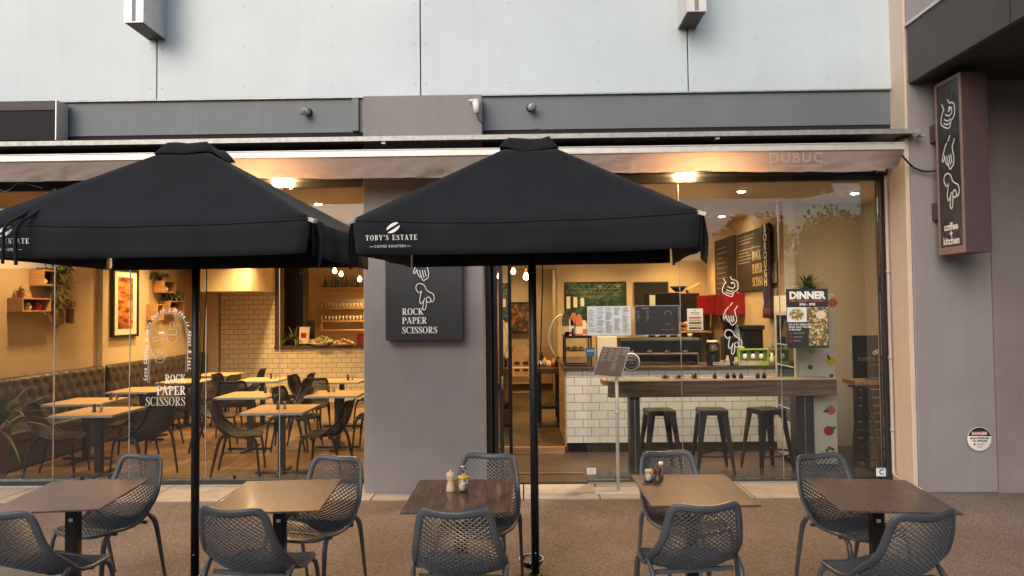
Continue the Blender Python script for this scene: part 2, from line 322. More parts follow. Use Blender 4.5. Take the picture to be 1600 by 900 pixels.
# ------------------------------------------------------------------ mesh builder
class MB:
    def __init__(s): s.v = []; s.f = []; s.mi = []; s.mats = []; s.cur = 0; s.sm = []; s.smooth = False
    def use(s, m):
        if isinstance(m, str): m = MT[m]
        if m not in s.mats: s.mats.append(m)
        s.cur = s.mats.index(m); return s
    def add(s, vs, fs):
        b = len(s.v); s.v += [tuple(v) for v in vs]
        for f in fs: s.f.append([b+i for i in f]); s.mi.append(s.cur); s.sm.append(s.smooth)
        return s
    def box(s, x0, x1, y0, y1, z0, z1, rot=None, org=None):
        vs = [Vector((x, y, z)) for x in (x0, x1) for y in (y0, y1) for z in (z0, z1)]
        if rot is not None:
            o = Vector(org) if org else Vector(((x0+x1)/2, (y0+y1)/2, (z0+z1)/2))
            vs = [o + rot @ (v-o) for v in vs]
        return s.add(vs, [(0, 1, 3, 2), (4, 6, 7, 5), (0, 4, 5, 1), (2, 3, 7, 6), (0, 2, 6, 4), (1, 5, 7, 3)])
    def bar(s, a, b, wx, wz=None, up=(0, 0, 1)):
        a = Vector(a); b = Vector(b); d = (b-a).normalized(); up = Vector(up)
        if abs(d.dot(up)) > .98: up = Vector((0, 1, 0))
        sx = d.cross(up).normalized()*wx/2; sz = sx.cross(d).normalized()*(wz or wx)/2
        vs = [a-sx-sz, a+sx-sz, a+sx+sz, a-sx+sz, b-sx-sz, b+sx-sz, b+sx+sz, b-sx+sz]
        return s.add(vs, [(3, 2, 1, 0), (4, 5, 6, 7), (0, 1, 5, 4), (1, 2, 6, 5), (2, 3, 7, 6), (3, 0, 4, 7)])
    def tube(s, pts, r, n=8, caps=True, flat=1.0, upv=None):
        pts = [Vector(p) for p in pts]; rr = r if isinstance(r, (list, tuple)) else [r]*len(pts)
        rings = []; prev = None
        for i, p in enumerate(pts):
            d = (pts[min(i+1, len(pts)-1)]-pts[max(i-1, 0)]).normalized()
            if prev is None:
                u = Vector(upv) if upv else (Vector((0, 0, 1)) if abs(d.z) < .9 else Vector((1, 0, 0)))
            else: u = prev
            a = (u - d*u.dot(d)).normalized(); prev = a; b_ = d.cross(a)
            rings.append([p + a*math.cos(2*math.pi*k/n)*rr[i] + b_*math.sin(2*math.pi*k/n)*rr[i]*flat for k in range(n)])
        vs = [v for rg in rings for v in rg]; fs = []
        for i in range(len(pts)-1):
            for k in range(n):
                fs.append((i*n+k, i*n+(k+1) % n, (i+1)*n+(k+1) % n, (i+1)*n+k))
        if caps: fs += [tuple(range(n))[::-1], tuple((len(pts)-1)*n+k for k in range(n))]
        o = s.smooth; s.smooth = True; s.add(vs, fs); s.smooth = o; return s
    def lathe(s, prof, c=(0, 0, 0), n=16, axis='Z'):
        c = Vector(c); vs = []; fs = []
        for (r, z) in prof:
            for k in range(n):
                a = 2*math.pi*k/n; x, y = r*math.cos(a), r*math.sin(a)
                p = Vector((x, y, z)) if axis == 'Z' else (Vector((x, -z, y)) if axis == 'Y' else Vector((z, x, y)))
                vs.append(c+p)
        for i in range(len(prof)-1):
            for k in range(n): fs.append((i*n+k, i*n+(k+1) % n, (i+1)*n+(k+1) % n, (i+1)*n+k))
        fs += [tuple(range(n))[::-1], tuple((len(prof)-1)*n+k for k in range(n))]
        o = s.smooth; s.smooth = True; s.add(vs, fs); s.smooth = o; return s
    def prism(s, poly, off):
        # poly: world points of one outline, off: thickness vector
        off = Vector(off); n = len(poly); a = [Vector(p) for p in poly]; b = [p+off for p in a]
        return s.add(a+b, [tuple(range(n)), tuple(range(n, 2*n))[::-1]] + [(i, n+i, n+(i+1) % n, (i+1) % n) for i in range(n)])
    def build(s, name, parent=None, bevel=0, seg=2):
        me = bpy.data.meshes.new(name); me.from_pydata(s.v, [], s.f)
        for m in s.mats: me.materials.append(m)
        me.polygons.foreach_set('material_index', s.mi); me.polygons.foreach_set('use_smooth', s.sm)
        me.update()
        o = bpy.data.objects.new(name, me); S.collection.objects.link(o)
        if parent: o.parent = parent
        if bevel:
            bv = o.modifiers.new('bevel', 'BEVEL'); bv.width = bevel; bv.segments = seg; bv.limit_method = 'ANGLE'; bv.angle_limit = R(40)
        # put the object's origin at its own base so it can be read and moved
        if parent is None and len(s.v):
            xs = [v[0] for v in s.v]; ys = [v[1] for v in s.v]; zs = [v[2] for v in s.v]
            c = Vector(((min(xs)+max(xs))/2, (min(ys)+max(ys))/2, min(zs)))
            me.transform(Matrix.Translation(-c)); o.location = c
        return o
def mb(m): return MB().use(m)
def tag(o, label, cat, group=None):
    o['label'] = label; o['category'] = cat
    if group: o['group'] = group
    return o
def thing(name, label, cat, loc=(0, 0, 0), rz=0, group=None):
    o = bpy.data.objects.new(name, None); S.collection.objects.link(o); o.empty_display_size = .1
    o.location = loc; o.rotation_euler = (0, 0, rz); return tag(o, label, cat, group)
def struct(o, kind='structure'): o['kind'] = kind; return o
def copy_thing(root, loc, rz=0, label=None, group=None):
    r = root.copy(); S.collection.objects.link(r); r.location = loc; r.rotation_euler = (0, 0, rz)
    if label: r['label'] = label
    if group: r['group'] = group
    for ch in list(root.children):
        c = ch.copy(); S.collection.objects.link(c); c.parent = r
        for g in list(ch.children):
            d = g.copy(); S.collection.objects.link(d); d.parent = c
    return r

# ------------------------------------------------------------------ lettering
def font_mesh(txt, size, bold=0, align='CENTER', spacing=1.0, sx=1.0, shear=0):
    c = bpy.data.curves.new('lettering', 'FONT'); c.body = txt; c.size = size; c.offset = bold; c.align_x = align; c.align_y = 'CENTER'
    c.space_character = spacing; c.shear = shear; c.resolution_u = 3
    o = bpy.data.objects.new('lettering', c); S.collection.objects.link(o)
    dg = bpy.context.evaluated_depsgraph_get(); me = bpy.data.meshes.new_from_object(o.evaluated_get(dg))
    vs = [(v.co.x*sx, v.co.y) for v in me.vertices]; fs = [list(p.vertices) for p in me.polygons]
    bpy.data.objects.remove(o); bpy.data.curves.remove(c); bpy.data.meshes.remove(me)
    return vs, fs
class Plane:
    """maps flat drawing (u, v) on a real surface: o origin, u right, v up, n toward viewer"""
    def __init__(s, o, u=(1, 0, 0), v=(0, 0, 1), lift=.0015):
        s.o = Vector(o); s.u = Vector(u).normalized(); s.v = Vector(v).normalized(); s.n = s.u.cross(s.v).normalized(); s.lift = lift; s.k = 0
    def __call__(s, a, b, e=0): return s.o + s.u*a + s.v*b + s.n*(s.lift+e)
    def nxt(s): s.k += 1; return s.k*.00011
def put_text(m, pl, txt, a, b, size, **kw):
    rotd = kw.pop('rot', 0); vs, fs = font_mesh(txt, size, **kw); e = pl.nxt(); ca, sa = math.cos(rotd), math.sin(rotd)
    return m.add([pl(a+x*ca-y*sa, b+x*sa+y*ca, e) for x, y in vs], fs)
def put_poly(m, pl, pts):
    e = pl.nxt(); return m.add([pl(a, b, e) for a, b in pts], [tuple(range(len(pts)))])
def put_rect(m, pl, a0, b0, a1, b1): return put_poly(m, pl, [(a0, b0), (a1, b0), (a1, b1), (a0, b1)])
def put_ell(m, pl, a, b, ra, rb, rot=0, n=20):
    c, s_ = math.cos(rot), math.sin(rot)
    return put_poly(m, pl, [(a+ra*math.cos(t)*c-rb*math.sin(t)*s_, b+ra*math.cos(t)*s_+rb*math.sin(t)*c) for t in [2*math.pi*i/n for i in range(n)]])
def put_line(m, pl, pts, w_):
    """one ribbon along pts, w_ wide (number or list)"""
    ws = w_ if isinstance(w_, (list, tuple)) else [w_]*len(pts)
    L_, R_ = [], []; n = len(pts); e = pl.nxt()
    for i, (x, y) in enumerate(pts):
        x0, y0 = pts[max(i-1, 0)]; x1, y1 = pts[min(i+1, n-1)]
        dx, dy = x1-x0, y1-y0; l = math.hypot(dx, dy) or 1; nx, ny = -dy/l, dx/l
        L_.append((x+nx*ws[i]/2, y+ny*ws[i]/2)); R_.append((x-nx*ws[i]/2, y-ny*ws[i]/2))
    vs = [pl(a, b, e) for a, b in L_]+[pl(a, b, e) for a, b in R_]
    return m.add(vs, [(i, i+1, n+i+1, n+i) for i in range(n-1)])
def smooth2(pts, k=3):
    out = []
    for i in range(len(pts)-1):
        p0 = pts[max(i-1, 0)]; p1 = pts[i]; p2 = pts[i+1]; p3 = pts[min(i+2, len(pts)-1)]
        for j in range(k):
            t = j/k; out.append(tuple(.5*((2*p1[d])+(-p0[d]+p2[d])*t+(2*p0[d]-5*p1[d]+4*p2[d]-p3[d])*t*t+(-p0[d]+3*p1[d]-3*p2[d]+p3[d])*t**3) for d in range(len(p1))))
    out.append(pts[-1]); return out
# a bold roman capital alphabet, unit cap height: (advance, strokes)
def _r(a, b, c, d): return ('r', a, b, c, d)
def _l(x0, y0, x1, y1, w_): return ('l', x0, y0, x1, y1, w_)
def _a(cx, cy, rx, ry, a0, a1, wh, wv): return ('a', cx, cy, rx, ry, a0, a1, wh, wv)
GL = {
 'I': (.42, [_r(.13, 0, .29, 1), _r(.03, 0, .39, .05), _r(.03, .95, .39, 1)]),
 'T': (.72, [_r(.28, 0, .44, 1), _r(.18, 0, .54, .05), _r(.03, .94, .69, 1), _r(.03, .74, .07, .94), _r(.65, .74, .69, .94)]),
 'E': (.70, [_r(.12, 0, .28, 1), _r(.02, 0, .62, .055), _r(.02, .945, .62, 1), _r(.28, .47, .46, .53), _r(.58, 0, .64, .26), _r(.57, .76, .62, 1), _r(.44, .38, .48, .62)]),
 'L': (.66, [_r(.12, 0, .28, 1), _r(.02, 0, .60, .055), _r(.02, .95, .40, 1), _r(.57, 0, .62, .28)]),
 'P': (.68, [_r(.12, 0, .28, 1), _r(.02, 0, .38, .05), _r(.02, .945, .36, 1), _r(.28, .44, .38, .50), _a(.35, .72, .29, .28, -90, 90, .16, .055)]),
 'R': (.76, [_r(.12, 0, .28, 1), _r(.02, 0, .38, .05), _r(.02, .945, .36, 1), _r(.28, .46, .38, .52), _a(.35, .73, .28, .27, -90, 90, .16, .055), _l(.33, .5, .62, 0, .17), _r(.58, 0, .77, .05)]),
 'B': (.72, [_r(.12, 0, .28, 1), _r(.02, 0, .36, .05), _r(.02, .95, .36, 1), _r(.28, .49, .36, .54), _a(.34, .745, .27, .255, -90, 90, .15, .05), _a(.34, .265, .32, .265, -90, 90, .16, .05)]),
 'K': (.80, [_r(.12, 0, .28, 1), _r(.02, 0, .38, .05), _r(.02, .95, .38, 1), _l(.26, .38, .62, .97, .07), _l(.38, .56, .64, 0, .18), _r(.52, .95, .76, 1), _r(.56, 0, .82, .05)]),
 'O': (.80, [_a(.40, .5, .37, .52, 0, 360, .16, .05)]),
 'C': (.74, [_a(.42, .5, .39, .52, 48, 312, .16, .055), _r(.65, .70, .69, 1.0)]),
 'S': (.60, [('s', [(.50, .76, .04), (.45, .92, .06), (.31, .98, .05), (.16, .91, .1), (.13, .76, .15), (.22, .61, .17), (.34, .5, .18), (.46, .37, .17), (.51, .23, .15), (.45, .08, .1), (.29, .02, .05), (.14, .08, .06), (.07, .26, .04)]), _r(.49, .70, .53, 1.0), _r(.05, 0, .09, .32)]),
 'A': (.78, [_l(.36, 1, .62, 0, .17), _l(.36, 1, .10, 0, .06), _r(.20, .30, .54, .35), _r(0, 0, .24, .05), _r(.50, 0, .80, .05)]),
 'Y': (.76, [_r(.30, 0, .46, .46), _r(.20, 0, .56, .05), _l(.38, .4, .12, .97, .17), _l(.40, .4, .64, .97, .07), _r(0, .95, .28, 1), _r(.50, .95, .76, 1)]),
 "'": (.26, [('l', .12, .66, .15, 1, .10)]), ' ': (.4, [])}
def serif(m, pl, txt, a, b, h, sx=1.0, rot=0, track=0.0, drop=None):
    x = a; y0 = b
    for ch in txt:
        adv, st = GL[ch]
        def T(u, v):
            u2, v2 = u*h*sx, v*h; bb = y0 + (drop(x-a) if drop else 0)
            return (x+u2*math.cos(rot)-v2*math.sin(rot), bb+u2*math.sin(rot)+v2*math.cos(rot))
        for s_ in st:
            if s_[0] == 'r': put_poly(m, pl, [T(s_[1], s_[2]), T(s_[3], s_[2]), T(s_[3], s_[4]), T(s_[1], s_[4])])
            elif s_[0] == 'l': _, q0, r0, q1, r1, w_ = s_; put_poly(m, pl, [T(q0-w_/2, r0), T(q0+w_/2, r0), T(q1+w_/2, r1), T(q1-w_/2, r1)])
            elif s_[0] == 'a':
                _, cx, cy, rx, ry, a0, a1, wh, wv = s_; n = 14; e = pl.nxt()
                vs = [pl(*T(cx+rx*math.cos(R(a0+(a1-a0)*i/n)), cy+ry*math.sin(R(a0+(a1-a0)*i/n))), e) for i in range(n+1)]
                vs += [pl(*T(cx+(rx-wh)*math.cos(R(a0+(a1-a0)*i/n)), cy+(ry-wv)*math.sin(R(a0+(a1-a0)*i/n))), e) for i in range(n+1)]
                m.add(vs, [(i, i+1, n+2+i, n+1+i) for i in range(n)])
            else:
                p = smooth2(s_[1], 2); put_line(m, pl, [T(q[0], q[1]) for q in p], [q[2]*h*(sx+1)/2 for q in p])
        x += (adv*sx+track)*h
    return x
# the three hands of the shop's sign as line drawings, units of the drawing's own pixels (240 wide, y down)
ROCK = [[(192,150),(203,168),(208,188)], [(214,178),(205,184),(190,208),(183,238),(195,256),(222,272),(245,279),(257,270),(264,250),(284,236),(294,222),(295,196),(291,175),(272,163),(258,162),(248,152),(240,138)],
        [(246,184),(256,180),(266,184),(272,197),(270,213),(254,221),(236,216),(221,208)], [(212,228),(226,238),(246,243),(262,236)], [(206,246),(222,255),(240,260),(256,254)]]
PAPER = [[(253,321),(244,333),(236,346)], [(227,351),(208,372),(199,392),(190,410),(186,431),(195,433),(206,412)], [(206,406),(210,432),(221,452),(234,462),(243,478),(253,480),(261,472),(270,470),(277,456),(279,432),(274,408),(268,378),(278,362),(288,344)],
         [(222,414),(229,440),(235,458)], [(239,412),(246,444),(251,462)], [(255,412),(260,440),(264,456)]]
SCISS = [[(216,576),(203,562),(195,542),(202,520),(222,513),(242,520),(255,535),(264,555),(284,570),(304,580),(313,600),(310,624),(297,633),(290,614),(280,600)], [(280,600),(266,606),(262,622),(272,634),(286,634),(291,616)],
         [(220,572),(231,562),(224,592),(219,622),(224,643),(234,640),(246,622),(252,606)], [(262,616),(262,650),(256,678),(246,684),(239,674),(242,650),(246,624)]]
def hands(m, pl, a, b, k, lw, kx=1.0, which=(ROCK, PAPER, SCISS), dy=(0, 0, 0), y0=138):
    for g, d in zip(which, dy):
        for ln in g:
            put_line(m, pl, smooth2([(a+(x-240)*k*kx, b-(y-y0+d)*k) for x, y in ln], 3), lw)

# ================================================================== GROUND AND STREET
YW = 7.10      # front of the neighbour's wall
YP = 7.18      # front of the pillar
YB = 7.40      # beam / cladding
YG = 7.56      # shop glass
CEIL = 3.24
struct(mb('road').box(-45, 45, -60, -3.1, -.20, -.14).build('road'))
struct(mb('kerb').box(-45, 45, -3.1, -2.85, -.20, .005).build('kerb'))
struct(mb('asph').box(-45, 45, -2.85, 6.93, -.2, 0).build('pavement'))
th = MB()
th.use('paver')
x = -12.0
while x < 3.95:
    x1 = min(x+.745, 3.95); th.box(x+.004, x1-.004, 6.935, 7.50, -.15, .012); x = x1+.004
struct(th.build('threshold_paving', bevel=.003))
struct(mb('asph').box(3.97, 12, 6.93, 7.3, -.2, 0).build('wall_foot_paving'))
# ================================================================== BUILDING SHELL
B = thing('cafe_building', 'pale clad building with a mauve rendered pillar between two wide shop windows', 'building', (0, YW, 0))
def part(m, name, parent=None, bevel=0):
    """build m (world coordinates) as a child of parent, keeping world placement"""
    o = m.build(name, parent or B, bevel)
    p = (parent or B)
    base = Vector((0, 0, 0)); q = p
    while q: base += q.location; q = q.parent
    o.data.transform(Matrix.Translation(-base)); return o
XL0, XL1 = -9.5, W(568, 500, YP).x          # left window
XR0, XR1 = W(757, 600, YP).x, W(1432, 600, YW).x
part(mb('stucco').box(XL1, XR0, YP, YG+.25, 0, 4.08), 'pillar', bevel=.012)
ZF0 = 3.5
# cladding panels above
seams = [-13.0] + [W(p, 100, YB-.03).x for p in (245, 657, 1075, 1401)]
ZC = (W(250, 156, YB-.03).z + W(1300, 139, YB-.03).z)/2
for i in range(4):
    c = mb('clad').box(seams[i]+.006, seams[i+1]-.006, YB-.03, YB, ZC, 7.5)
    o = part(c, 'cladding_panel', bevel=.004)
    pts = []
    for zz in (ZC+.12, ZC+.55, ZC+.98):
        for xx in (seams[i]+.06, seams[i+1]-.06): pts.append((xx, zz))
        if i: pts += [((seams[i]*(2-k)+seams[i+1]*(1+k))/3, zz) for k in (0, 1)]
    for xx, zz in pts:
        sc = mb('grey').lathe([(.006, 0), (.005, .002)], (xx, YB-.03, zz), 8, 'Y'); sc = sc.build('screw', o); sc.data.transform(Matrix.Translation(-B.location))
part(mb('blackflat').box(-13, XR1-.001, YB+.121 - .119, YB+.1, ZF0-.02, 7.5), 'backing_wall')
# blue-grey beams
ZB0, ZB1 = ZC-.375, ZC-.018
bx0, bx1 = W(565, 180, YP).x, W(752, 180, YP).x
part(mb('beam').box(-12, XL1+.0, YB-.01, YB+.001, ZB0, ZB1), 'beam')
part(mb('beam').box(XR0-.06, XR1-.032, YB-.01, YB+.001, ZB0, ZB1), 'beam')
for (p0, p1) in ((552, 562),):
    part(mb('beam').box(W(p0, 180, YB).x, W(p1, 180, YB).x, YB-.05, YB-.012, ZB0+.005, ZB1-.005), 'beam_bracket', bevel=.003)
part(mb('galv').box(-13, XR1-.01, YB-.045, YB+.0, ZB1+.002, ZB1+.014), 'drip_edge')
# flashing ledge above the awning
ZF = (W(200, 222, 7.0).z+W(1300, 207, 7.0).z)/2
part(mb('galv').box(-12, XR1+.02, 6.96, YB+.05, ZF-.012, ZF+.012).box(-12, XR1+.02, 6.95, 6.965, ZF-.035, ZF+.014), 'flashing_ledge', bevel=.002)
part(mb('blackflat').box(-12, XR1-.02, YP+.25, YB+.2, CEIL+.05, ZF-.02), 'awning_recess')
# head frame and dark transom over the windows
for x0, x1 in ((XL0, XL1), (XR0, XR1-.04)):
    part(mb('frame').box(x0, x1, YG-.03, YG+.05, CEIL-.04, CEIL+.02), 'window_head', bevel=.003)
    part(mb('fascia').box(x0, x1, YG-.02, YG+.04, CEIL+.022, CEIL+.34), 'transom_panel')
# box fins at the top of the facade
for k, (pf0, pf1, py, pb0, pb1) in enumerate(((194, 224, 35, 231, 259), (1074, 1104, 18, 1058, 1088))):
    zb = W(pb0, 62 if k == 0 else 45, YB-.03).z
    # front plane: same height seen at py
    d = ray(pf0, py); t = (zb-CAMZ)/d.z; yf = d.y*t
    x0 = (W(pf0, py, yf).x+W(pb0, 62, YB-.03).x)/2; x1 = (W(pf1, py, yf).x+W(pb1, 62, YB-.03).x)/2
    f = MB().use('alum').box(x0, x1, yf, YB-.032, zb, 7.2).use('grey').box((x0+x1)/2-.02, (x0+x1)/2+.02, yf-.004, yf, zb+.01, 7.2).use('fascia').box(x0+.01, x1-.01, yf+.01, YB-.04, zb-.006, zb)
    tag(f.build('facade_fin', bevel=0), ['narrow pale vertical fin on the cladding above the left black umbrella', 'narrow pale vertical fin on the cladding above the lit lamp and right window'][k], 'fin', 'vertical fins on the upper cladding')
# neighbour: wall, cream reveal with painted lamp glow, canopy
NB = thing('neighbour_building', 'mauve rendered wall with dark projecting canopy beside the shop', 'building', (XR1, YW, 0))
part(mb('stucco').box(XR1, 12, YW, YW+.3, 0, 4.12).box(XR1, 12, YW, YW+.3, 4.121, 7.5), 'wall', NB, .01)
part(mb('stucco_glow').box(XR1-.045, XR1-.001, YW+.012, YG+.04, 0, ZF-.04).box(XR1-.03, XR1-.001, YW+.012, YB+.1, ZF+.02, 7.5), 'side_reveal', NB, .006)
ZS0, ZS1 = W(1431, 131, YW).z, W(1429, 42, YW).z
cn = mb('fascia').box(XR1+.002, XR1+.06, 2.2, YW-.002, ZS0, ZS1)
part(cn, 'canopy_fascia', NB, .006)
part(mb('soffit').box(XR1+.062, 12, 2.2, YW-.004, ZS0+.02, ZS0+.06), 'canopy_soffit', NB)
part(mb('greymetal').box(XR1-.02, XR1+.065, 2.2, YW-.002, ZS1+.001, ZS1+.03), 'canopy_capping', NB, .004)
for yy in (4.0, 5.6): part(mb('blackflat').box(XR1-.001, XR1+.0015, yy, yy+.006, ZS0+.01, ZS1-.01), 'fascia_joint', NB)
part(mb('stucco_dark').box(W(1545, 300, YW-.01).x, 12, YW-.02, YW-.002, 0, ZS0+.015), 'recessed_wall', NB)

# windows: panes, joints, sills
def window(label, xs, z0, z1, open_left=False):
    wn = thing('shop_window', label, 'window', (xs[0], YG, z0))
    for i in range(len(xs)-1):
        part(mb('glass_left' if xs[0] < -3 else 'glass').box(xs[i]+.004, xs[i+1]-.004, YG-.005, YG+.005, z0, z1), 'pane', wn)
    for x_ in xs[1:-1]:
        part(mb('galv').box(x_-.0035, x_+.0035, YG-.007, YG+.007, z0, z1), 'joint', wn)
    part(mb('frame').box(xs[0], xs[-1], YG-.06, YG+.05, .012, z0-.002).use('galv').box(xs[0], xs[-1], YG-.065, YG-.061, .012, .03), 'sill', wn, .004)
    for x_ in xs[:-1]:
        part(mb('black').box(x_+.3, x_+.32, YG-.012, YG+.012, z0, z0+.035), 'glass_clamp', wn)
    return wn
gl_xs = [XL0, -7.2, -6.0] + [W(p, 550, YG).x for p in (85, 203, 322, 437)] + [XL1]
Z0L = W(300, 748, YG).z; Z0R = W(1150, 748, YG).z
winL = window('wide frameless shop window left of the mauve pillar with white arch drawing', gl_xs, Z0L, CEIL-.045)
gr_xs = [W(p, 550, YG).x for p in (915, 1064, 1220)] + [W(1378, 550, YG).x]
winR = window('wide frameless shop window right of the open doorway with posters on it', gr_xs, Z0R, CEIL-.045)
part(mb('frame').box(gr_xs[-1], XR1-.046, YG-.05, YG+.06, .012, CEIL-.042), 'jamb', winR, .004)
part(mb('alum').box(XL1-.02, XL1-.002, YG-.04, YG+.02, .012, CEIL-.042), 'jamb', winL, .003)
# folded door leaves in the doorway
fd = thing('folding_door', 'charcoal framed glass door leaves folded open beside the mauve pillar', 'door', (XR0, YG, 0))
part(mb('frame').box(XR0+.002, XR0+.055, YG-.06, YG+.06, .012, CEIL-.042), 'jamb', fd, .004)
def leaf(x0, y0, x1, y1, m='frame'):
    a, b = Vector((x0, y0, 0)), Vector((x1, y1, 0)); up = Vector((0, 0, 1))
    f = mb(m)
    for z in (.06, CEIL-.11): f.bar(a+up*z, b+up*z, .04, .08)
    for p in (a, b): f.bar(p+up*.02, p+up*(CEIL-.07), .045, .045, up=(0, 1, 0))
    l = part(f, 'door_leaf', fd, .003)
    g = mb('glassclear').bar(a+up*(CEIL/2), b+up*(CEIL/2), .008, CEIL-.3); part(g, 'door_glass', l)
leaf(XR0+.10, YG+.06, XR0+.03, YG+.78)
leaf(XR0+.16, YG+.06, XR0+.24, YG+.80)
part(mb('galv').tube([(XR0+.17, YG+.02, 1.0), (XR0+.17, YG-.03, 1.02), (XR0+.17, YG-.03, 1.12), (XR0+.17, YG+.02, 1.14)], .008), 'door_handle', fd)
struct(mb('brass').box(XR0+.06, gr_xs[0], YG+.42, YG+.45, .012, .018).build('floor_strip'))

# awning
AW = thing('awning', 'retracted taupe fabric awning with silver front bar across both windows', 'awning', (0, 6.75, 3.3))
YA = 6.76
ZA = (W(200, 244, YA).z + W(1300, 231, YA).z)/2
xa0, xa1 = -11, W(1413, 230, YA).x
br = mb('alum')
for (dz, h, dy) in ((0, .05, 0), (.028, .012, -.008), (-.03, .014, -.006)):
    br.box(xa0, xa1, YA-.02+dy, YA+.03, ZA+dz-h/2, ZA+dz+h/2)
part(br, 'front_bar', AW, .004)
# cloth from the roller down to the bar, gently rumpled
def cloth(x0, x1, f, nx, nv, m):
    g = mb(m); g.smooth = True; vs = []; fs = []
    for i in range(nx+1):
        for j in range(nv+1): vs.append(f(x0+(x1-x0)*i/nx, j/nv))
    for i in range(nx):
        for j in range(nv):
            a = i*(nv+1)+j; fs.append((a, a+nv+1, a+nv+2, a+1))
    return g.add(vs, fs)
from mathutils import noise as NZ
def fx(x, v):
    n = NZ.noise(Vector((x*1.7, v*1.5, 0)))*.03*math.sin(math.pi*v)
    return (x, 7.42-(7.42-YA-.02)*v, ZF-.045-(ZF-.045-ZA-.02)*v - .03*math.sin(math.pi*v)+n)
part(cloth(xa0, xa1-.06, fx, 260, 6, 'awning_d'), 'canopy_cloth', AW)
ZV1 = (W(60, 285, YA).z+W(1213, 268, YA).z)/2
seam_x = [W(p, 260, YA).x for p in (107, 400, 692, 985, 1250)]
def fv(x, v):
    n = NZ.noise(Vector((x*1.9, v*.8, 3)))*.05 + NZ.noise(Vector((x*6+v*4, v*3, 9)))*.035 + NZ.noise(Vector((x*15-v*8, v*5, 4)))*.012
    k = min(1, abs(min((abs(x-s_) for s_ in seam_x)))/.05); endf = max(0, (x-(xa1-.35))/.35)
    return (x, YA-.012+n*v+.02*(1-k)*v+.10*v*endf, ZA-.035-(ZA-.035-ZV1)*v*(1-.30*endf)+.012*v*math.sin(x*1.3))
vl = part(cloth(xa0, xa1-.01, fv, 520, 7, 'awning'), 'valance', AW)
pv = Plane((W(1238, 250, YA).x, YA-.085, W(1238, 250, YA).z))
tv = mb(mat('faint print', (.45, .36, .32), .8))
for q in (((-.24, -.075), (.24, -.075), (.24, .075), (-.24, .075), (-.24, -.075)),): put_line(tv, pv, list(q), .006)
put_text(tv, pv, 'DUBUC', 0, 0, .13, spacing=1.25)
part(tv, 'valance_lettering', AW)
for p in (300, 1440, 600, 1120): part(mb('galv').box(W(p, 226, 7).x-.02, W(p, 226, 7).x+.02, 6.97, 7.05, ZF-.06, ZF-.036), 'bracket', AW)
# roller tube in the shade
part(mb('black').tube([(xa0, 7.16, ZF-.1), (xa1-.05, 7.16, ZF-.1)], .035, 10), 'roller', AW)

# dark cassette box at far left
cb_ = thing('cassette_box', 'black rectangular box with pale end above the left umbrella', 'box', (0, 0, 0))
zc0, zc1 = W(50, 219, 7.2).z, W(50, 158, 7.2).z
xq = W(88, 190, 7.2).x
part(mb('blackflat').box(-9, xq, 7.2, 7.36, zc0, zc1-.1).use('fascia').box(-9, xq-.01, 7.19, 7.36, zc1-.1, zc1), 'body', cb_, .004)
part(mb('alum').box(xq+.002, xq+.012, 7.18, 7.37, zc0-.005, zc1+.005), 'end_plate', cb_)

# wall cameras, floodlight, pipes
def spot_cam(px, py, label, turn):
    c = W(px, py, YB-.01)
    o = thing('security_camera', label, 'camera', c)
    part(mb('black').lathe([(.045, 0), (.045, .012), (.03, .02)], c, 16, 'Y'), 'mount', o)
    d = Vector((-.25*turn, -1, -.25)).normalized(); p = c+Vector((0, -.03, 0))
    part(mb('alum').tube([p, p+d*.05, p+d*.11], [.036, .04, .036], 14).use('grey').tube([p+d*.111, p+d*.118], [.034, .022], 14), 'housing', o)
spot_cam(482, 176, 'silver round camera on the blue-grey beam above the left umbrella', 1)
spot_cam(829, 169, 'grey round camera on the blue-grey beam right of the white sensor', -1)
sc_ = W(744, 165, YP-.02); o = thing('motion_sensor', 'small white sensor with antenna at the edge of the mauve panel', 'sensor', sc_)
part(mb('white').box(sc_.x-.04, sc_.x+.035, YP-.05, YP-.002, sc_.z-.0, sc_.z+.05), 'mount', o, .006)
part(mb('white').tube([sc_+Vector((0, -.05, .04)), sc_+Vector((.005, -.08, -.03)), sc_+Vector((.01, -.08, -.10))], [.03, .034, .028], 12), 'housing', o)
part(mb('white').box(sc_.x-.075, sc_.x-.03, YP-.06, YP-.03, sc_.z+.035, sc_.z+.055), 'antenna', o, .004)
part(mb('blackflat').tube([sc_+Vector((.01, -.07, -.10)), sc_+Vector((.03, -.03, -.16)), sc_+Vector((.07, 0, -.19))], .005, 6), 'cable', o)
fl = W(1383, 264, YG-.15); o = thing('floodlight', 'small unlit black floodlight at the top right window corner', 'floodlight', fl)
part(mb('black').box(fl.x-.09, fl.x+.02, fl.y-.03, fl.y+.05, fl.z-.06, fl.z+.04, Euler((R(-20), 0, R(-25))).to_matrix()), 'body', o, .006)
part(mb('ceramic').box(fl.x-.085, fl.x+.0, fl.y-.037, fl.y-.031, fl.z-.045, fl.z+.03, Euler((R(-20), 0, R(-25))).to_matrix(), (fl.x-.035, fl.y+.01, fl.z-.01)), 'lens', o)
part(mb('black').box(fl.x-.12, fl.x+.08, YG-.11, YG-.08, fl.z+.03, fl.z+.07), 'arm', o)
pc = thing('conduit_pipe', 'beige conduit pipe running down beside the right window', 'pipe', (0, 0, 0))
cp = [W(1396, 280, YG-.12), W(1399, 500, YG-.12), W(1402, 728, YG-.12)]
for c in cp: c.x = XR1-.075
cp[-1].z = .12
part(mb('pvc').tube(cp+[cp[-1]+Vector((0, -.02, -.025)), Vector((XR1-.07, 7.12, .07)), Vector((XR1-.06, 7.02, .06))], .016, 10), 'pipe_run', pc)
for z in (.55, 1.3, 2.2): part(mb('pvc').tube([(XR1-.075, YG-.12, z), (XR1-.075, YG-.12, z+.03)], .022, 10), 'pipe_clip', pc)
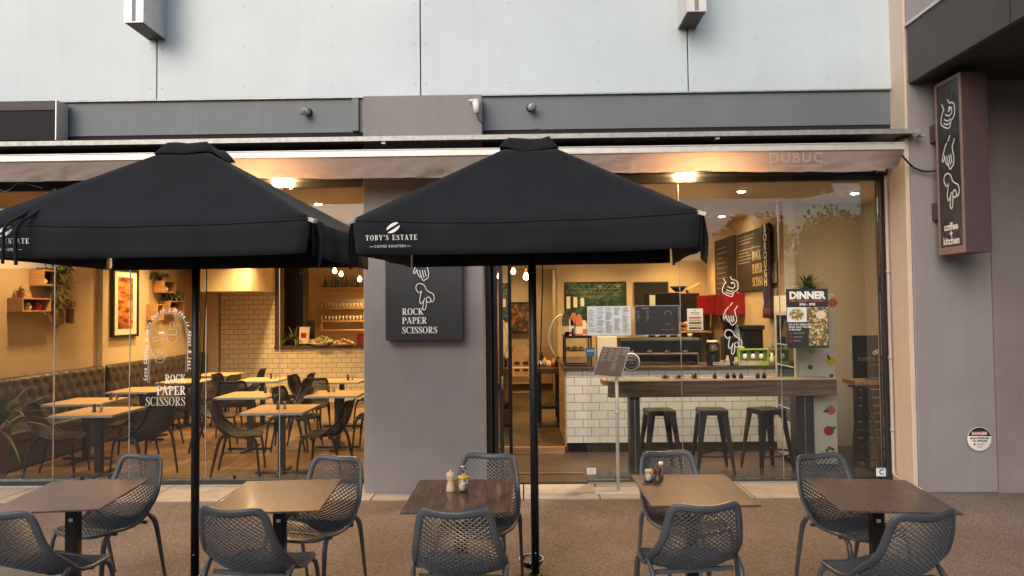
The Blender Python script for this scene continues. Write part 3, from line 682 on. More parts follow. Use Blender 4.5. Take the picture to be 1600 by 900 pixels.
part(mb('white').tube([(XR1-.06, 7.02, .06), (XR1-.06, 6.98, .057)], .022, 10), 'end_cap', pc)
ca = mb('blackflat').tube(smooth2([tuple(v) for v in (W(1400, 232, 7.0), W(1412, 246, 7.0), W(1428, 262, 7.05), W(1447, 268, 7.05), W(1470, 266, 7.0))], 4), .010, 8)
tag(ca.build('cable'), 'dark cable sagging from the awning end to the vertical hand sign', 'cable')
wr = mb('grey').tube(smooth2([tuple(W(*p, 6.85)) for p in ((-6, 290), (5, 299), (14, 297), (28, 286), (45, 288), (66, 294))], 4), .004, 6)
tag(wr.build('cable'), 'thin grey wire looping below the awning above the left umbrella', 'cable')

# heat lamps under the awning
for k, (px, py) in enumerate(((440, 286), (1072, 275))):
    Y = 7.49; c = W(px, py, Y)
    o = thing('outdoor_lamp', ['bright lit twin bulb lamp half hidden by the left umbrella', 'bright lit twin bulb lamp above the right window'][k], 'lamp', c, 0, 'lit lamps under the awning')
    part(mb('black').box(c.x-.05, c.x+.05, Y+.0, YG-.021, c.z+.03, c.z+.06), 'bracket', o)
    for s_ in (-1, 1):
        part(mb('heat').lathe([(.012, .045), (.034, .028), (.044, 0), (.034, -.028), (.01, -.04)], c+Vector((.052*s_, 0, 0)), 14), 'bulb', o)
    L = bpy.data.lights.new('lamp_light', 'SPOT'); L.spot_size = R(150); L.spot_blend = 1; L.energy = 230; L.color = (1, .56, .22); L.shadow_soft_size = .06
    lo = bpy.data.objects.new('lamp_light', L); S.collection.objects.link(lo); lo.parent = o; lo.location = (0, -.11, -.05); lo.rotation_euler = (R(-50), 0, 0)

# ================================================================== SIGNS
# blade sign
bx_, bz0, bz1 = W(1466, 300, 6.98).x, W(1515, 394, 6.57).z, W(1507, 112, 6.57).z
bs = thing('blade_sign', 'tall box sign with three white outline hands reading coffee + kitchen', 'sign', (bx_, 6.98, bz0))
part(mb('signbrown').box(bx_, bx_+.24, 6.57, 6.98, bz0, bz1), 'box', bs, .004)
e_ = mb('signedge')
for (y0, y1, z0, z1) in ((6.57, 6.60, bz0, bz1), (6.95, 6.98, bz0, bz1), (6.6, 6.95, bz0, bz0+.07), (6.6, 6.95, bz1-.035, bz1)):
    e_.box(bx_-.012, bx_-.002, y0, y1, z0, z1)
part(e_, 'edge_trim', bs, .003)
part(mb('signface').box(bx_-.007, bx_-.001, 6.602, 6.948, bz0+.071, bz1-.036), 'face', bs)
pl = Plane((bx_-.007, 6.775, bz1), (0, -1, 0), (0, 0, 1))
hm = mb('decal')
H = bz1-bz0
hands(hm, pl, 0.0, -.22, H/840, .013, .98, dy=(0, -5, -20), y0=150)
put_ell(hm, pl, .03, -.305, .028, .013, .8)
put_text(hm, pl, 'coffee', 0, -H+.262, .098, bold=.0035, sx=.92); put_text(hm, pl, '+', 0, -H+.192, .09, bold=.004); put_text(hm, pl, 'kitchen', 0, -H+.125, .098, bold=.0035, sx=.88)
part(hm, 'lettering', bs)
for z in (bz0+.36, bz0+1.14):
    part(mb('signbrown').box(bx_+.0, bx_+.06, 6.981, YW-.001, z, z+.17), 'bracket', bs)
# hanging sign on the pillar
hs0, hs1 = W(602, 460, YP-.12), W(723, 531, YP-.12)
hg = thing('hanging_sign', 'square charcoal sign reading ROCK PAPER SCISSORS on the mauve pillar', 'sign', (hs0.x, YP, hs1.z))
ztop = hs1.z + .98
part(mb('hang').box(hs0.x, hs1.x, YP-.12, YP-.002, hs1.z, ztop), 'board', hg, .004)
pl = Plane((hs0.x, YP-.12, hs1.z))
def SP(px, py):
    w_ = W(px, py, YP-.12); return (w_.x-hs0.x, w_.z-hs1.z)
tm = mb('decal')
for i, (wd, py) in enumerate((('ROCK', 492), ('PAPER', 506), ('SCISSORS', 521))):
    a, b = SP(628, py); serif(tm, pl, wd, a, b, .066, 1.06); serif(tm, pl, wd, a+.0022, b, .066, 1.06)
a, b = SP(661, 443); kk = .00155
for ln in SCISS: put_line(tm, pl, smooth2([(a+(x-240)*kk*1.0, b-(y-513)*kk) for x, y in ln], 3), .008)
a, b = SP(660, 400)
for ln in PAPER: put_line(tm, pl, smooth2([(a+(x-240)*kk*1.05, b-(y-321)*kk) for x, y in ln], 3), .008)
a, b = SP(661, 365)
for ln in ROCK: put_line(tm, pl, smooth2([(a+(x-240)*kk*1.05, b-(y-138)*kk) for x, y in ln], 3), .008)
part(tm, 'lettering', hg)
# danger sign
dc = W(1530, 686, YW-.022); dr = .118
dg_ = thing('danger_sign', 'small round black red and white DANGER sign on the mauve wall', 'sign', dc)
part(mb('white').lathe([(dr, 0), (dr, .003), (dr-.002, .004)], dc, 36, 'Y'), 'plate', dg_)
pl = Plane(dc+Vector((0, -.004, 0)))
q = mb('blackflat'); put_poly(q, pl, [(dr*.97*math.cos(R(t)), dr*.97*math.sin(R(t))) for t in range(14, 167, 6)]); q.use('red'); put_ell(q, pl, 0, .055, .085, .026)
q.use('white'); put_text(q, pl, 'DANGER', 0, .055, .037, bold=.001)
q.use('blackflat'); put_text(q, pl, 'HIGH PRESSURE', 0, .008, .026, bold=.0008); put_text(q, pl, 'OIL PIPELINE', 0, -.018, .026, bold=.0008)
q.use('grey')
for k in range(4): put_rect(q, pl, -.03, -.045-.012*k, .055-.01*k, -.041-.012*k)
q.use('red'); put_ell(q, pl, -.05, -.05, .01, .01)
part(q, 'lettering', dg_)

# ================================================================== UMBRELLAS
def umbrella(cx, cy, label, rz=0, logo=True):
    u = thing('cafe_umbrella', label, 'umbrella', (cx, cy, 0), rz, 'black square cafe umbrellas')
    hx, hy = .97, .69; ZE, ZT, ZVB = 2.375, 2.87, 2.165; c0 = .16
    g = mb('canvas'); g.smooth = True
    cor = [(-hx, -hy), (hx, -hy), (hx, hy), (-hx, hy)]
    rise = [0, .0, .05, .05]
    def top(k, a, b, side):
        A = Vector((*cor[side], ZE+rise[side])); Bc = Vector((*cor[(side+1) % 4], ZE+rise[(side+1) % 4]))
        t = (a+1)/2; E = A.lerp(Bc, t); ct = Vector((cor[side][0]/hx*c0*(1-t)+cor[(side+1) % 4][0]/hx*c0*t, cor[side][1]/hy*c0*(1-t)+cor[(side+1) % 4][1]/hy*c0*t, ZT))
        p = ct.lerp(E, b); sag = (1-a*a)
        p.z -= .035*math.sin(math.pi*b)*sag*.8 + .028*sag*b*b
        p.z += NZ.noise(p*3.0)*.006*sag
        nrm = Vector((0, -1, 0)) if side == 0 else Vector((1, 0, 0)) if side == 1 else Vector((0, 1, 0)) if side == 2 else Vector((-1, 0, 0))
        p -= nrm*(.018*sag*b)
        return p
    for side in range(4):
        vs = []; fs = []; n = 16; mN = 12
        for i in range(n+1):
            for j in range(mN+1): vs.append(top(0, -1+2*i/n, j/mN, side))
        for i in range(n):
            for j in range(mN): a = i*(mN+1)+j; fs.append((a, a+1, a+mN+2, a+mN+1))
        g.add(vs, fs)
    cnp = g.build('canopy', u)
    sm_ = cnp.modifiers.new('solid', 'SOLIDIFY'); sm_.thickness = .002; sm_.offset = -1
    for side in range(4):
        v = mb('canvas'); v.smooth = True; vs = []; fs = []; n = 30; mN = 4
        nr = [Vector((0, -1, 0)), Vector((1, 0, 0)), Vector((0, 1, 0)), Vector((-1, 0, 0))][side]
        sd_ = random.random()*9
        for i in range(n+1):
            a = -1+2*i/n; base = top(0, a*.995, 1, side)
            for j in range(mN+1):
                q = j/mN; wv = NZ.noise(Vector((a*2.2+sd_, q*.5, side)))*.035+NZ.noise(Vector((a*6+sd_, q, side+5)))*.010
                edge = abs(a)**8
                hang = (base.z-ZVB-rise[side]*.4)*(1-.07*(abs(a)**3)*(1 if side == 0 else 0))
                p = base + nr*(.004 + (wv+.012)*q*(1-edge*.6)) - Vector((0, 0, hang*q))
                if side == 0: p.x *= 1-.022*q*abs(a)**6
                vs.append(p)
        for i in range(n):
            for j in range(mN): a = i*(mN+1)+j; fs.append((a, a+1, a+mN+2, a+mN+1))
        v.add(vs, fs)
        vv = v.build('valance', u); s2 = vv.modifiers.new('solid', 'SOLIDIFY'); s2.thickness = .002
        if side == 0:
            hm2 = mb('canvas').tube([top(0, -1+2*i/20, 1, 0)+Vector((0, -.006, -.004)) for i in range(21)], .004, 5); hm2.build('hem', vv)
    # loose corner flaps of cloth hanging past the front corners
    for s_ in (-1, 1):
        f = mb('canvas'); f.smooth = True
        c = Vector((s_*hx, -hy, ZE)); vs = []; fs = []
        for j in range(6):
            q = j/5
            for i in range(4):
                t = i/3; vs.append(c+Vector((s_*(.012+.05*math.sin(q*2.6)*(1-t)*.5), .02+.17*t*(1-.35*q), -.005-.245*q-.035*q*(1-t))))
        for j in range(5):
            for i in range(3): a = j*4+i; fs.append((a, a+1, a+5, a+4))
        f.add(vs, fs); ff = f.build('corner_flap', u); s3 = ff.modifiers.new('solid', 'SOLIDIFY'); s3.thickness = .002
    # vent cap on top: a smaller raised square of cloth, creased
    cp_ = mb('canvas'); cp_.smooth = True; vs = []; fs = []; n = 20; m_ = 5; r0 = .185
    for i in range(n+1):
        for j in range(n+1):
            x, y = -1+2*i/n, -1+2*j/n; d = max(abs(x), abs(y)); hip = abs(abs(x)-abs(y))
            z = ZT+.085 - .035*d - .075*max(0, d-.72)/.28 + .018*d*(1-hip)*1.4 + NZ.noise(Vector((x*1.6+cx, y*1.6, 2)))*.028*d
            vs.append((x*r0*1.0, y*r0, z))
    for i in range(n):
        for j in range(n): a = i*(n+1)+j; fs.append((a, a+n+1, a+n+2, a+1))
    cp_.add(vs, fs); cc = cp_.build('vent_cap', u); s4 = cc.modifiers.new('solid', 'SOLIDIFY'); s4.thickness = .003; s4.offset = -1
    mb('blackflat').lathe([(.05, ZT-.06), (.07, ZT-.02), (.05, ZT+.04), (.01, ZT+.07)], (0, 0, 0), 12).build('hub', u)
    pole = mb('black').lathe([(.026, .02), (.026, 1.25), (.026, ZT-.03)], (0, 0, 0), 20)
    po = pole.build('pole', u)
    mb('galv').lathe([(.006, -.003), (.006, .003)], (.004, -.0265, .30), 10, 'Y').lathe([(.006, -.003), (.006, .003)], (.004, -.0265, .155), 10, 'Y').build('bolt', po)
    mb('black').lathe([(.034, 2.27), (.034, 2.36)], (0, 0, 0), 16).build('runner', u)
    for (x, y), rs in zip(cor, rise):
        mb('black').bar((x*.05, y*.05, ZT-.03), (x*.985, y*.985, ZE+rs-.018), .016, .024).build('rib', u)
        mb('black').bar((0, 0, 2.32), (x*.52, y*.52, (ZT+ZE+rs)/2-.06), .012, .018).build('strut', u)
        t_ = mb('greymetal').bar((x*.982, y*.982, ZE+rs-.004), (x*1.028, y*1.028, ZE+rs-.022), .03, .022); t_.build('rib_tip', u, bevel=.004)
    for (x, y) in ((0, -hy), (hx, 0), (0, hy), (-hx, 0)):
        mb('black').bar((x*.05, y*.05, ZT-.03), (x*.97, y*.97, ZE-.035), .014, .02).build('rib', u)
    # base
    mb('black').box(-.30, .30, -.30, .30, .0, .03).lathe([(.05, .03), (.045, .16), (.034, .165)], (0, 0, 0), 16).build('base', u, bevel=.006)
    # rope hanging by the pole
    mb('blackflat').tube([(.07, 0, 2.3), (.065, .01, 2.0), (.05, .0, 1.6), (.035, -.01, 1.42)], .004, 6).build('cord', u)
    # printed emblem on the front valance
    if logo:
        pl = Plane((-hx+.005, -hy-.045, 2.165), (1, 0, 0), (0, 0, 1))
        t = mb('decal'); ox = .24
        put_poly(t, pl, [(ox+.004+.040*math.cos(a)*math.cos(.55)-.021*math.sin(a)*math.sin(.55), .155+.040*math.cos(a)*math.sin(.55)+.021*math.sin(a)*math.cos(.55)) for a in [R(q) for q in range(8, 173, 8)]])
        put_poly(t, pl, [(ox+.008+.040*math.cos(a)*math.cos(.55)-.021*math.sin(a)*math.sin(.55), .149+.040*math.cos(a)*math.sin(.55)+.021*math.sin(a)*math.cos(.55)) for a in [R(q) for q in range(188, 353, 8)]])
        xx = .088
        serif(t, pl, "TOBY'S ESTATE", xx, .084, .0285, 1.0, 0, .16, drop=lambda q: -.014*max(0, q-.12)**1.0*1.0)
        put_text(t, pl, 'COFFEE ROASTERS', ox-.01, .048, .020, spacing=1.35, sx=.82)
        put_rect(t, pl, .115, .047, .135, .049); put_rect(t, pl, .325, .047, .345, .049)
        t.build('logo', u)
    return u
UX = .06; UY = 4.57
umb_r = umbrella(UX, UY, 'black square umbrella with white coffee bean logo in front of the pillar', R(-5))
umb_l = umbrella(-2.14, UY, 'black square umbrella cut by the left edge with two hanging straps')
# straps and cap print
mb('decal').add([Vector((.0, -.12, 3.0)), Vector((.06, -.10, 3.008)), Vector((.10, -.06, 3.008)), Vector((.02, -.09, 3.003))], [(0, 1, 2, 3)]).build('cap_print', umb_r)
for k, (a, b, c, d, e) in enumerate((((86, 296), (45, 330), (10, 352), (5, 380), (4, 412)), ((96, 296), (60, 330), (28, 352), (24, 385), (25, 414)))):
    pts = [W(*a, 4.20), W(*b, 3.98), W(*c, 3.82), W(*d, 3.815), W(*e, 3.81)]
    pts = [p - Vector((-2.14, UY, 0)) for p in pts]
    mb('canvas').tube(smooth2([tuple(p) for p in pts], 4), .009, 6).build('strap', umb_l)
gb = mb('glassclear').lathe([(.05, 0), (.078, .03), (.086, .062), (.082, .062), (.074, .032), (.046, .006)], WZ(831, 905, .02)+Vector((0, .14, .03)), 28)
gb.use('alum').tube([WZ(831, 905, .02)+Vector((.085*math.cos(a), .14+.085*math.sin(a), .093)) for a in [i*math.pi/14 for i in range(29)]], .004, 6)
tag(gb.build('glass_bowl'), 'clear glass bowl standing at the foot of the umbrella pole', 'bowl')

# ================================================================== MESH CHAIR
def chair_point(u, t):
    prof = [(-.285, .845), (-.262, .74), (-.235, .64), (-.200, .545), (-.145, .482), (-.06, .455), (.05, .448), (.16, .452), (.235, .448)]
    wid = [.184, .196, .212, .232, .244, .244, .236, .222, .200]
    f = max(0, min(.9999, t))*(len(prof)-1); i = int(f); q = f-i
    def cr(a, k):
        p = [a[max(k-1, 0)], a[k], a[min(k+1, len(a)-1)], a[min(k+2, len(a)-1)]]
        return .5*((2*p[1])+(-p[0]+p[2])*q+(2*p[0]-5*p[1]+4*p[2]-p[3])*q*q+(-p[0]+3*p[1]-3*p[2]+p[3])*q**3)
    y = cr([p[0] for p in prof], i); z = cr([p[1] for p in prof], i); w_ = cr(wid, i)
    back = max(0, min(1, (.55-t)/.3)); seat = 1-back
    y -= .045*(1-u*u)*back; z -= (.022*(1-u*u)*seat) + .024*(1-u*u)*max(0, 1-t/.22)
    wing = math.exp(-((t-.47)/.16)**2)*abs(u)**2.5
    y += .045*wing; z += .030*wing
    return Vector((u*w_, y, z))
def chair_normal(u, t):
    e = .01; a = chair_point(u+e, t)-chair_point(u-e, t); b = chair_point(u, min(1, t+e))-chair_point(u, max(0, t-e))
    return a.cross(b).normalized()
def inside(u, t):
    T = (t-.5)*2; return abs(u)**7.7 + abs(T)**11.8 <= 1.0
def build_chair(label, m, group, detail=1.0, rw=.0023):
    c = thing('mesh_chair', label, 'chair', (0, 0, 0), 0, group)
    # rim
    g = mb(m); g.smooth = True; n = 240; rings = []
    loop = []
    for i in range(n):
        th_ = 2*math.pi*i/n; cs, sn = math.cos(th_), math.sin(th_)
        # superellipse outline in the surface's own (u, t) coordinates
        k = 1/((abs(cs)**5+abs(sn)**9*1.0) ** (1/7)) if True else 1
        u, T = (abs(cs)**.26)*math.copysign(1, cs), (abs(sn)**.17)*math.copysign(1, sn)
        loop.append((u, .5+.5*T))
    # even spacing
    P = [chair_point(*q) for q in loop]; acc = [0]
    for i in range(n): acc.append(acc[-1]+(P[(i+1) % n]-P[i]).length)
    L_ = acc[-1]; M_ = int(84*detail) ; lp = []
    for k in range(M_):
        s_ = L_*k/M_; i = max(j for j in range(n) if acc[j] <= s_); q = (s_-acc[i])/max(1e-6, acc[i+1]-acc[i])
        u = loop[i][0]*(1-q)+loop[(i+1) % n][0]*q; t = loop[i][1]*(1-q)+loop[(i+1) % n][1]*q; lp.append((u, t))
    C = [chair_point(*q) for q in lp]; ns = 8; vs = []; fs = []
    for k in range(M_):
        T = (C[(k+1) % M_]-C[k-1]).normalized(); N_ = chair_normal(lp[k][0]*.97, .5+(lp[k][1]-.5)*.98); Bv = T.cross(N_).normalized(); N_ = Bv.cross(T).normalized()
        backk = max(0, min(1, (.62-lp[k][1])/.25))
        hw = .013+.0075*backk; hn = .0105
        cen = (C[(k+1) % M_]+C[k-1]+C[k]*2)/4
        for j in range(ns):
            a = 2*math.pi*(j+.5)/ns; ca, sa = math.cos(a), math.sin(a)
            ca = math.copysign(abs(ca)**.7, ca); sa = math.copysign(abs(sa)**.7, sa)
            vs.append(cen+Bv*hw*ca+N_*hn*sa)
    for k in range(M_):
        for j in range(ns): fs.append((k*ns+j, k*ns+(j+1) % ns, ((k+1) % M_)*ns+(j+1) % ns, ((k+1) % M_)*ns+j))
    g.add(vs, fs); g.build('frame', c)
    # lattice
    gb_, gs = mb(m), mb(m)
    du, dt = .062, .0335*1.0; slope = .185; sp_ = .0305
    t0 = -.30
    lim = .99
    while t0 < 1.3:
        for sgn in (-1, 1):
            pts = []; nseg = int(16*detail)
            for i in range(nseg+1):
                u = -lim+2*lim*i/nseg; t = t0+sgn*slope*u+.035*u*u
                if inside(u*.985, t) and 0.012 < t < .988: pts.append((u, t))
                else:
                    if len(pts) > 1: emit_rib(pts, gb_, gs, rw)
                    pts = []
            if len(pts) > 1: emit_rib(pts, gb_, gs, rw)
        t0 += sp_
    gb_.build('backrest', c); gs.build('seat', c)
    # legs
    for s_ in (-1, 1):
        f = mb(m).tube(smooth2([(s_*.205, .13, .447), (s_*.214, .185, .425), (s_*.220, .212, .37), (s_*.228, .235, .18), (s_*.236, .252, 0)], 2), [.010, .013, .016, .0175, .017, .0155, .0145, .0130, .0125], 8, flat=.75, upv=(0, 1, 0))
        f.build('leg', c)
        r_ = mb(m).tube(smooth2([(s_*.250, -.105, .50), (s_*.246, -.155, .455), (s_*.240, -.190, .38), (s_*.236, -.235, .18), (s_*.232, -.275, 0)], 2), [.012, .016, .019, .0195, .018, .0165, .015, .0135, .0125], 8, flat=.75, upv=(0, 1, 0))
        r_.build('leg', c)
    k = mb(m); k.bar((-.2, .10, .425), (.2, .10, .425), .018, .022); k.bar((-.22, -.12, .440), (.22, -.12, .440), .018, .022)
    k.build('crossbar', c)
    return c
def emit_rib(pts, gb_, gs, hw_=.0023):
    for grp, tgt in (([p for p in pts if p[1] < .53], gb_), ([p for p in pts if p[1] >= .50], gs)):
        if len(grp) < 2: continue
        vs = []; fs = []; C = [chair_point(*p) for p in grp]
        for i, p in enumerate(grp):
            T = (C[min(i+1, len(C)-1)]-C[max(i-1, 0)]).normalized(); N_ = chair_normal(*p); Bv = T.cross(N_).normalized()
            for a, b in ((-1, -1), (1, -1), (1, 1), (-1, 1)): vs.append(C[i]+Bv*hw_*a+N_*.0045*b)
        for i in range(len(C)-1):
            for j in range(4): fs.append((i*4+j, i*4+(j+1) % 4, (i+1)*4+(j+1) % 4, (i+1)*4+j))
        tgt.add(vs, fs)
GO = 'blue grey mesh chairs outdoors'
ch0 = build_chair('blue grey mesh chair with its back to the street at the fourth outdoor table', MT['chair'], GO)
out_chairs = [  # x, y of the chair's centre, facing (deg), label
 (.89, 3.98, 8, 'blue grey mesh chair with its back to the street at the dark pepper mill table'),
 (-.345, 3.90, -3, 'blue grey mesh chair with its back to the street at the pale pepper mill table'),
 (-1.47, 3.95, -11, 'blue grey mesh chair with its back to the street below the glowing reflection tabletop'),
 (-2.66, 3.93, -12, 'blue grey mesh chair cut by the left edge with its back to the street'),
 (1.88, 3.80, 16, 'blue grey mesh chair facing away from the street nearest the neighbour wall'),
 (1.06, 4.72, 193, 'blue grey mesh chair behind the table with dark pepper mill facing the street'),
 (-.31, 4.68, 168, 'blue grey mesh chair behind the table with pale pepper mill facing the street'),
 (-1.39, 4.64, 163, 'blue grey mesh chair behind the table with glowing reflection facing the street'),
 (-2.82, 4.74, 162, 'blue grey mesh chair behind the leftmost outdoor table facing the street'),
 (2.10, 4.60, 198, 'blue grey mesh chair behind the outdoor table nearest the neighbour wall')]
for i, (x, y, r_, lb) in enumerate(out_chairs):
    if i == 0: ch0.location = (x, y, 0); ch0.rotation_euler = (0, 0, R(r_)); ch0['label'] = lb
    else: copy_thing(ch0, (x, y, 0), R(r_), lb)
# outdoor tables
def out_table(label):
    t = thing('outdoor_table', label, 'table', (0, 0, 0), 0, 'small dark cafe tables outdoors')
    mb('ttop').box(-.31, .31, -.375, .375, .727, .739).build('tabletop', t, bevel=.0015)
    mb('black').box(-.035, .035, -.035, .035, .02, .70).build('column', t, bevel=.004)
    mb('black').box(-.18, .18, -.03, .03, .70, .7265).box(-.03, .03, -.2, .2, .701, .7265).build('top_bracket', t)
    b = mb('black')
    for a in (45, 135): b.box(-.33, .33, -.03, .03, .004 if a == 45 else .0045, .03, Euler((0, 0, R(a))).to_matrix(), (0, 0, .02))
    b.build('base', t, bevel=.003)
    lbx = mb('greymetal').box(-.012, .012, -.0365, -.0352, .58, .60); lbx.build('label_plate', t)
    return t
ot = out_table('')
specs = [(-1.50, 4.32, 5, 'dark wood outdoor table with golden lamp reflection on its top'),
         (-2.80, 4.36, 8, 'leftmost full dark wood outdoor table with nothing on it'),
         (-.385, 4.30, 0, 'dark wood outdoor table carrying the pale pepper mill and yellow lidded jar'),
         (1.02, 4.40, 0, 'dark wood outdoor table carrying the dark pepper mill and cork lidded jar'),
         (2.08, 4.25, -7, 'empty dark wood outdoor table nearest the neighbour wall')]
for i, (x, y, r_, lb) in enumerate(specs):
    if i == 0: ot.location = (x, y, 0); ot.rotation_euler = (0, 0, R(r_)); ot['label'] = lb
    else: copy_thing(ot, (x, y, 0), R(r_), lb)
p1, p2 = WZ(0, 884, .739), WZ(85, 900, .739); dd = (p2-p1).normalized(); an = math.atan2(dd.y, dd.x); ce = p2-dd*.29-Vector((-dd.y, dd.x, 0))*.375
copy_thing(ot, (ce.x, ce.y, 0), an, 'dark wood outdoor table of which only one corner enters at the bottom left')
# ---- table condiments
def mill(m, label, group, h=.125, r=.026):
    o = thing('pepper_mill', label, 'pepper mill', (0, 0, 0), 0, group)
    mb(m).lathe([(r, 0), (r*1.02, h*.04), (r*1.0, h*.16), (r*.96, h*.2), (r*.7, h*.42), (r*.66, h*.52), (r*.9, h*.6), (r*.92, h*.64)], (0, 0, 0), 20).build('body', o)
    mb(m).lathe([(r*.85, h*.645), (r*.97, h*.68), (r*1.0, h*.75), (r*.8, h*.87), (r*.3, h*.93)], (0, 0, 0), 20).build('head', o)
    mb('ceramic' if m == 'mill' else m).lathe([(r*.2, h*.93), (r*.25, h*.97), (r*.16, h)], (0, 0, 0), 12).build('knob', o)
    return o
def jar(label, cat, lid, group, h=.09, r=.033, tall=False):
    o = thing('jar' if not tall else 'salt_shaker', label, cat, (0, 0, 0), 0, group)
    mb('glassclear').lathe([(r*.8, 0), (r, h*.12), (r, h*.62), (r*.82, h*.78), (r*.8, h*.85)], (0, 0, 0), 20).build('glass', o)
    mb('salt').lathe([(r*.74, .003), (r*.93, h*.12), (r*.93, h*.5), (r*.3, h*.55)], (0, 0, 0), 18).build('salt', o)
    mb(lid).lathe([(r*.92, h*.852), (r*.95, h*.95), (r*.85, h)], (0, 0, 0), 20).build('lid', o)
    return o
def putz(o, px, py, z): o.location = WZ(px, py, z)
tz = .7392
o = mill('mill', 'pale wooden pepper mill beside the yellow lidded jar', None, .128, .027); putz(o, 704, 767, tz)
o = jar('round glass jar of salt with mustard yellow lid', 'jar', 'yellow', None, .095, .034); putz(o, 724, 768, tz)
o = jar('slim glass shaker behind the yellow lidded jar', 'shaker', 'stainless', None, .12, .02, True); putz(o, 725, 757, tz)
o = jar('short glass jar with bamboo lid left of the dark pepper mill', 'jar', 'cork', None, .075, .03); putz(o, 1014, 752, tz)
o = mill('mill_d', 'dark wooden pepper mill beside the bamboo lidded jar', None, .10, .026); putz(o, 1028, 752, tz)
o = jar('white capped glass salt shaker behind the dark pepper mill', 'shaker', 'white', None, .105, .017, True); putz(o, 1033, 747, tz)

# menu stand
ms = thing('menu_stand', 'grey metal stand holding a tilted brown menu board before the right window', 'stand', WZ(966, 767, .012))
c = ms.location.copy()
mb('greymetal').box(-.24, .21, -.13, .13, .0, .008).build('base_plate', ms, bevel=.003)
zt = W(962, 590, c.y).z-.012
mb('greymetal').lathe([(.0175, .008), (.0175, zt*.72), (.0175, zt)], (0, 0, 0), 16).build('pole', ms)
mb('greymetal').lathe([(.022, zt*.68), (.022, zt*.68+.03)], (0, 0, 0), 16).build('collar', ms)
q = [W(941, 541, c.y+.04), W(984, 543, c.y+.04), W(971, 590, c.y-.05), W(926, 586, c.y-.05)]
q = [p-c for p in q]; nn = (q[1]-q[0]).cross(q[3]-q[0]).normalized()
if nn.y > 0: nn = -nn
m_ = MB().use('alum').prism([p-nn*.012 for p in q], nn*.010).use('brownboard').prism([p.lerp((q[0]+q[2])/2, .035)-nn*.0018 for p in q], nn*.0035); bo = m_.build('menu_board', ms)
pl = Plane(q[3]+nn*.0022, q[2]-q[3], q[0]-q[3]); pl.n = nn
wd = (q[2]-q[3]).length; hg_ = (q[0]-q[3]).length; tx = mb('chalk'); random.seed(3)
for cx_, n_ in ((.08, 9), (.30, 8), (.52, 14), (.76, 4)):
    for i in range(n_):
        y_ = hg_*(.93-i*.055); l_ = wd*(.10+random.random()*.10); put_rect(tx, pl, wd*cx_, y_-.004, wd*cx_+l_, y_+.002)
tx.build('chalk_writing', bo)

# ================================================================== INTERIOR SHELL
X0 = -6.62      # left wall
struct(mb('floor').box(X0-.1, -.95, YG+.055, 17.3, -.1, .002).build('interior_floor'))
struct(mb('floor_r').box(-.949, 4.9, YG+.055, 16, -.1, .003).box(-.9, .56, 9.15, 15.7, .0035, .085).build('interior_floor'))
struct(mb('ceil').box(X0-.1, 4.9, YG+.06, 17.3, CEIL, CEIL+.1).build('ceiling'))
IN = thing('cafe_interior', 'warm cream walls and partitions of the cafe room behind the glass', 'walls', (0, 8, 0))
def ip(m, name='wall', bevel=0): return part(m, name, IN, bevel)
ip(mb('plaster_dim').box(X0-.12, X0, YG+.06, 10.85, 0, CEIL-.001))
ip(mb('plaster').box(X0-.12, X0+.08, 10.851, 11.0, 0, CEIL-.001), 'pilaster')
ip(mb('plaster').box(X0-.12, X0+.0, 11.001, 12.35, 0, CEIL-.001))
ip(mb('plaster_dim').box(X0-.12, X0-.02, 12.351, 14.6, 0, CEIL-.001))
YT = 14.5
xt0 = W(345, 600, YT).x; xt1 = W(430, 500, YT).x; ztc = W(500, 541, YT).z
ip(mb('plaster').box(X0-.02, xt0-.02, YT-.1, YT+.1, 0, CEIL-.001))
ip(mb('tile2').box(xt0, xt1, YT-.02, YT+.1, 0, CEIL-.001), 'tiled_wall')
ip(mb('fascia').box(xt0-.018, xt0-.001, YT-.03, YT+.1, 0, CEIL-.4), 'tile_trim')
ip(mb('tile2').box(xt1+.001, -.9, YT-.02, YT+.1, 0, ztc-.03), 'tiled_wall')
ip(mb('walnut').box(xt1, -.9, YT-.08, YT+.5, ztc-.03, ztc+.01), 'pass_counter', .004)
# bulkhead over the tiles
zb_ = W(360, 455, YT-1.2).z
hb0, hb1 = W(300, 430, YT-1.2).x, W(392, 430, YT-1.2).x
pb = [(hb0, YT-1.2), (hb1, YT-1.2), (W(428, 430, YT-.1).x, YT-.021), (hb0, YT-.021)]
ip(mb('plaster').prism([(x, y, zb_) for x, y in pb], (0, 0, CEIL-zb_-.002)), 'bulkhead')
# wood post, dark duct, kitchen back
ip(mb('walnut').box(xt1, W(441, 500, YT).x, YT-.03, YT+.12, ztc+.012, CEIL-.001), 'post')
ip(mb('black').box(W(446, 500, 15.4).x, W(478, 500, 15.4).x, 15.2, 15.6, ztc-.2, CEIL-.001), 'extract_duct')
ip(mb('plaster').box(-6, -.9, 17.0, 17.1, 0, CEIL-.001), 'wall')
ip(mb('plaster').box(-6.1, -5.9, 14.61, 16.99, 0, CEIL-.001), 'wall')
# partition behind the pillar
ip(mb('plaster_g').box(-1.1, -.95, YG+.3, 16.9, 0, CEIL-.001), 'partition')
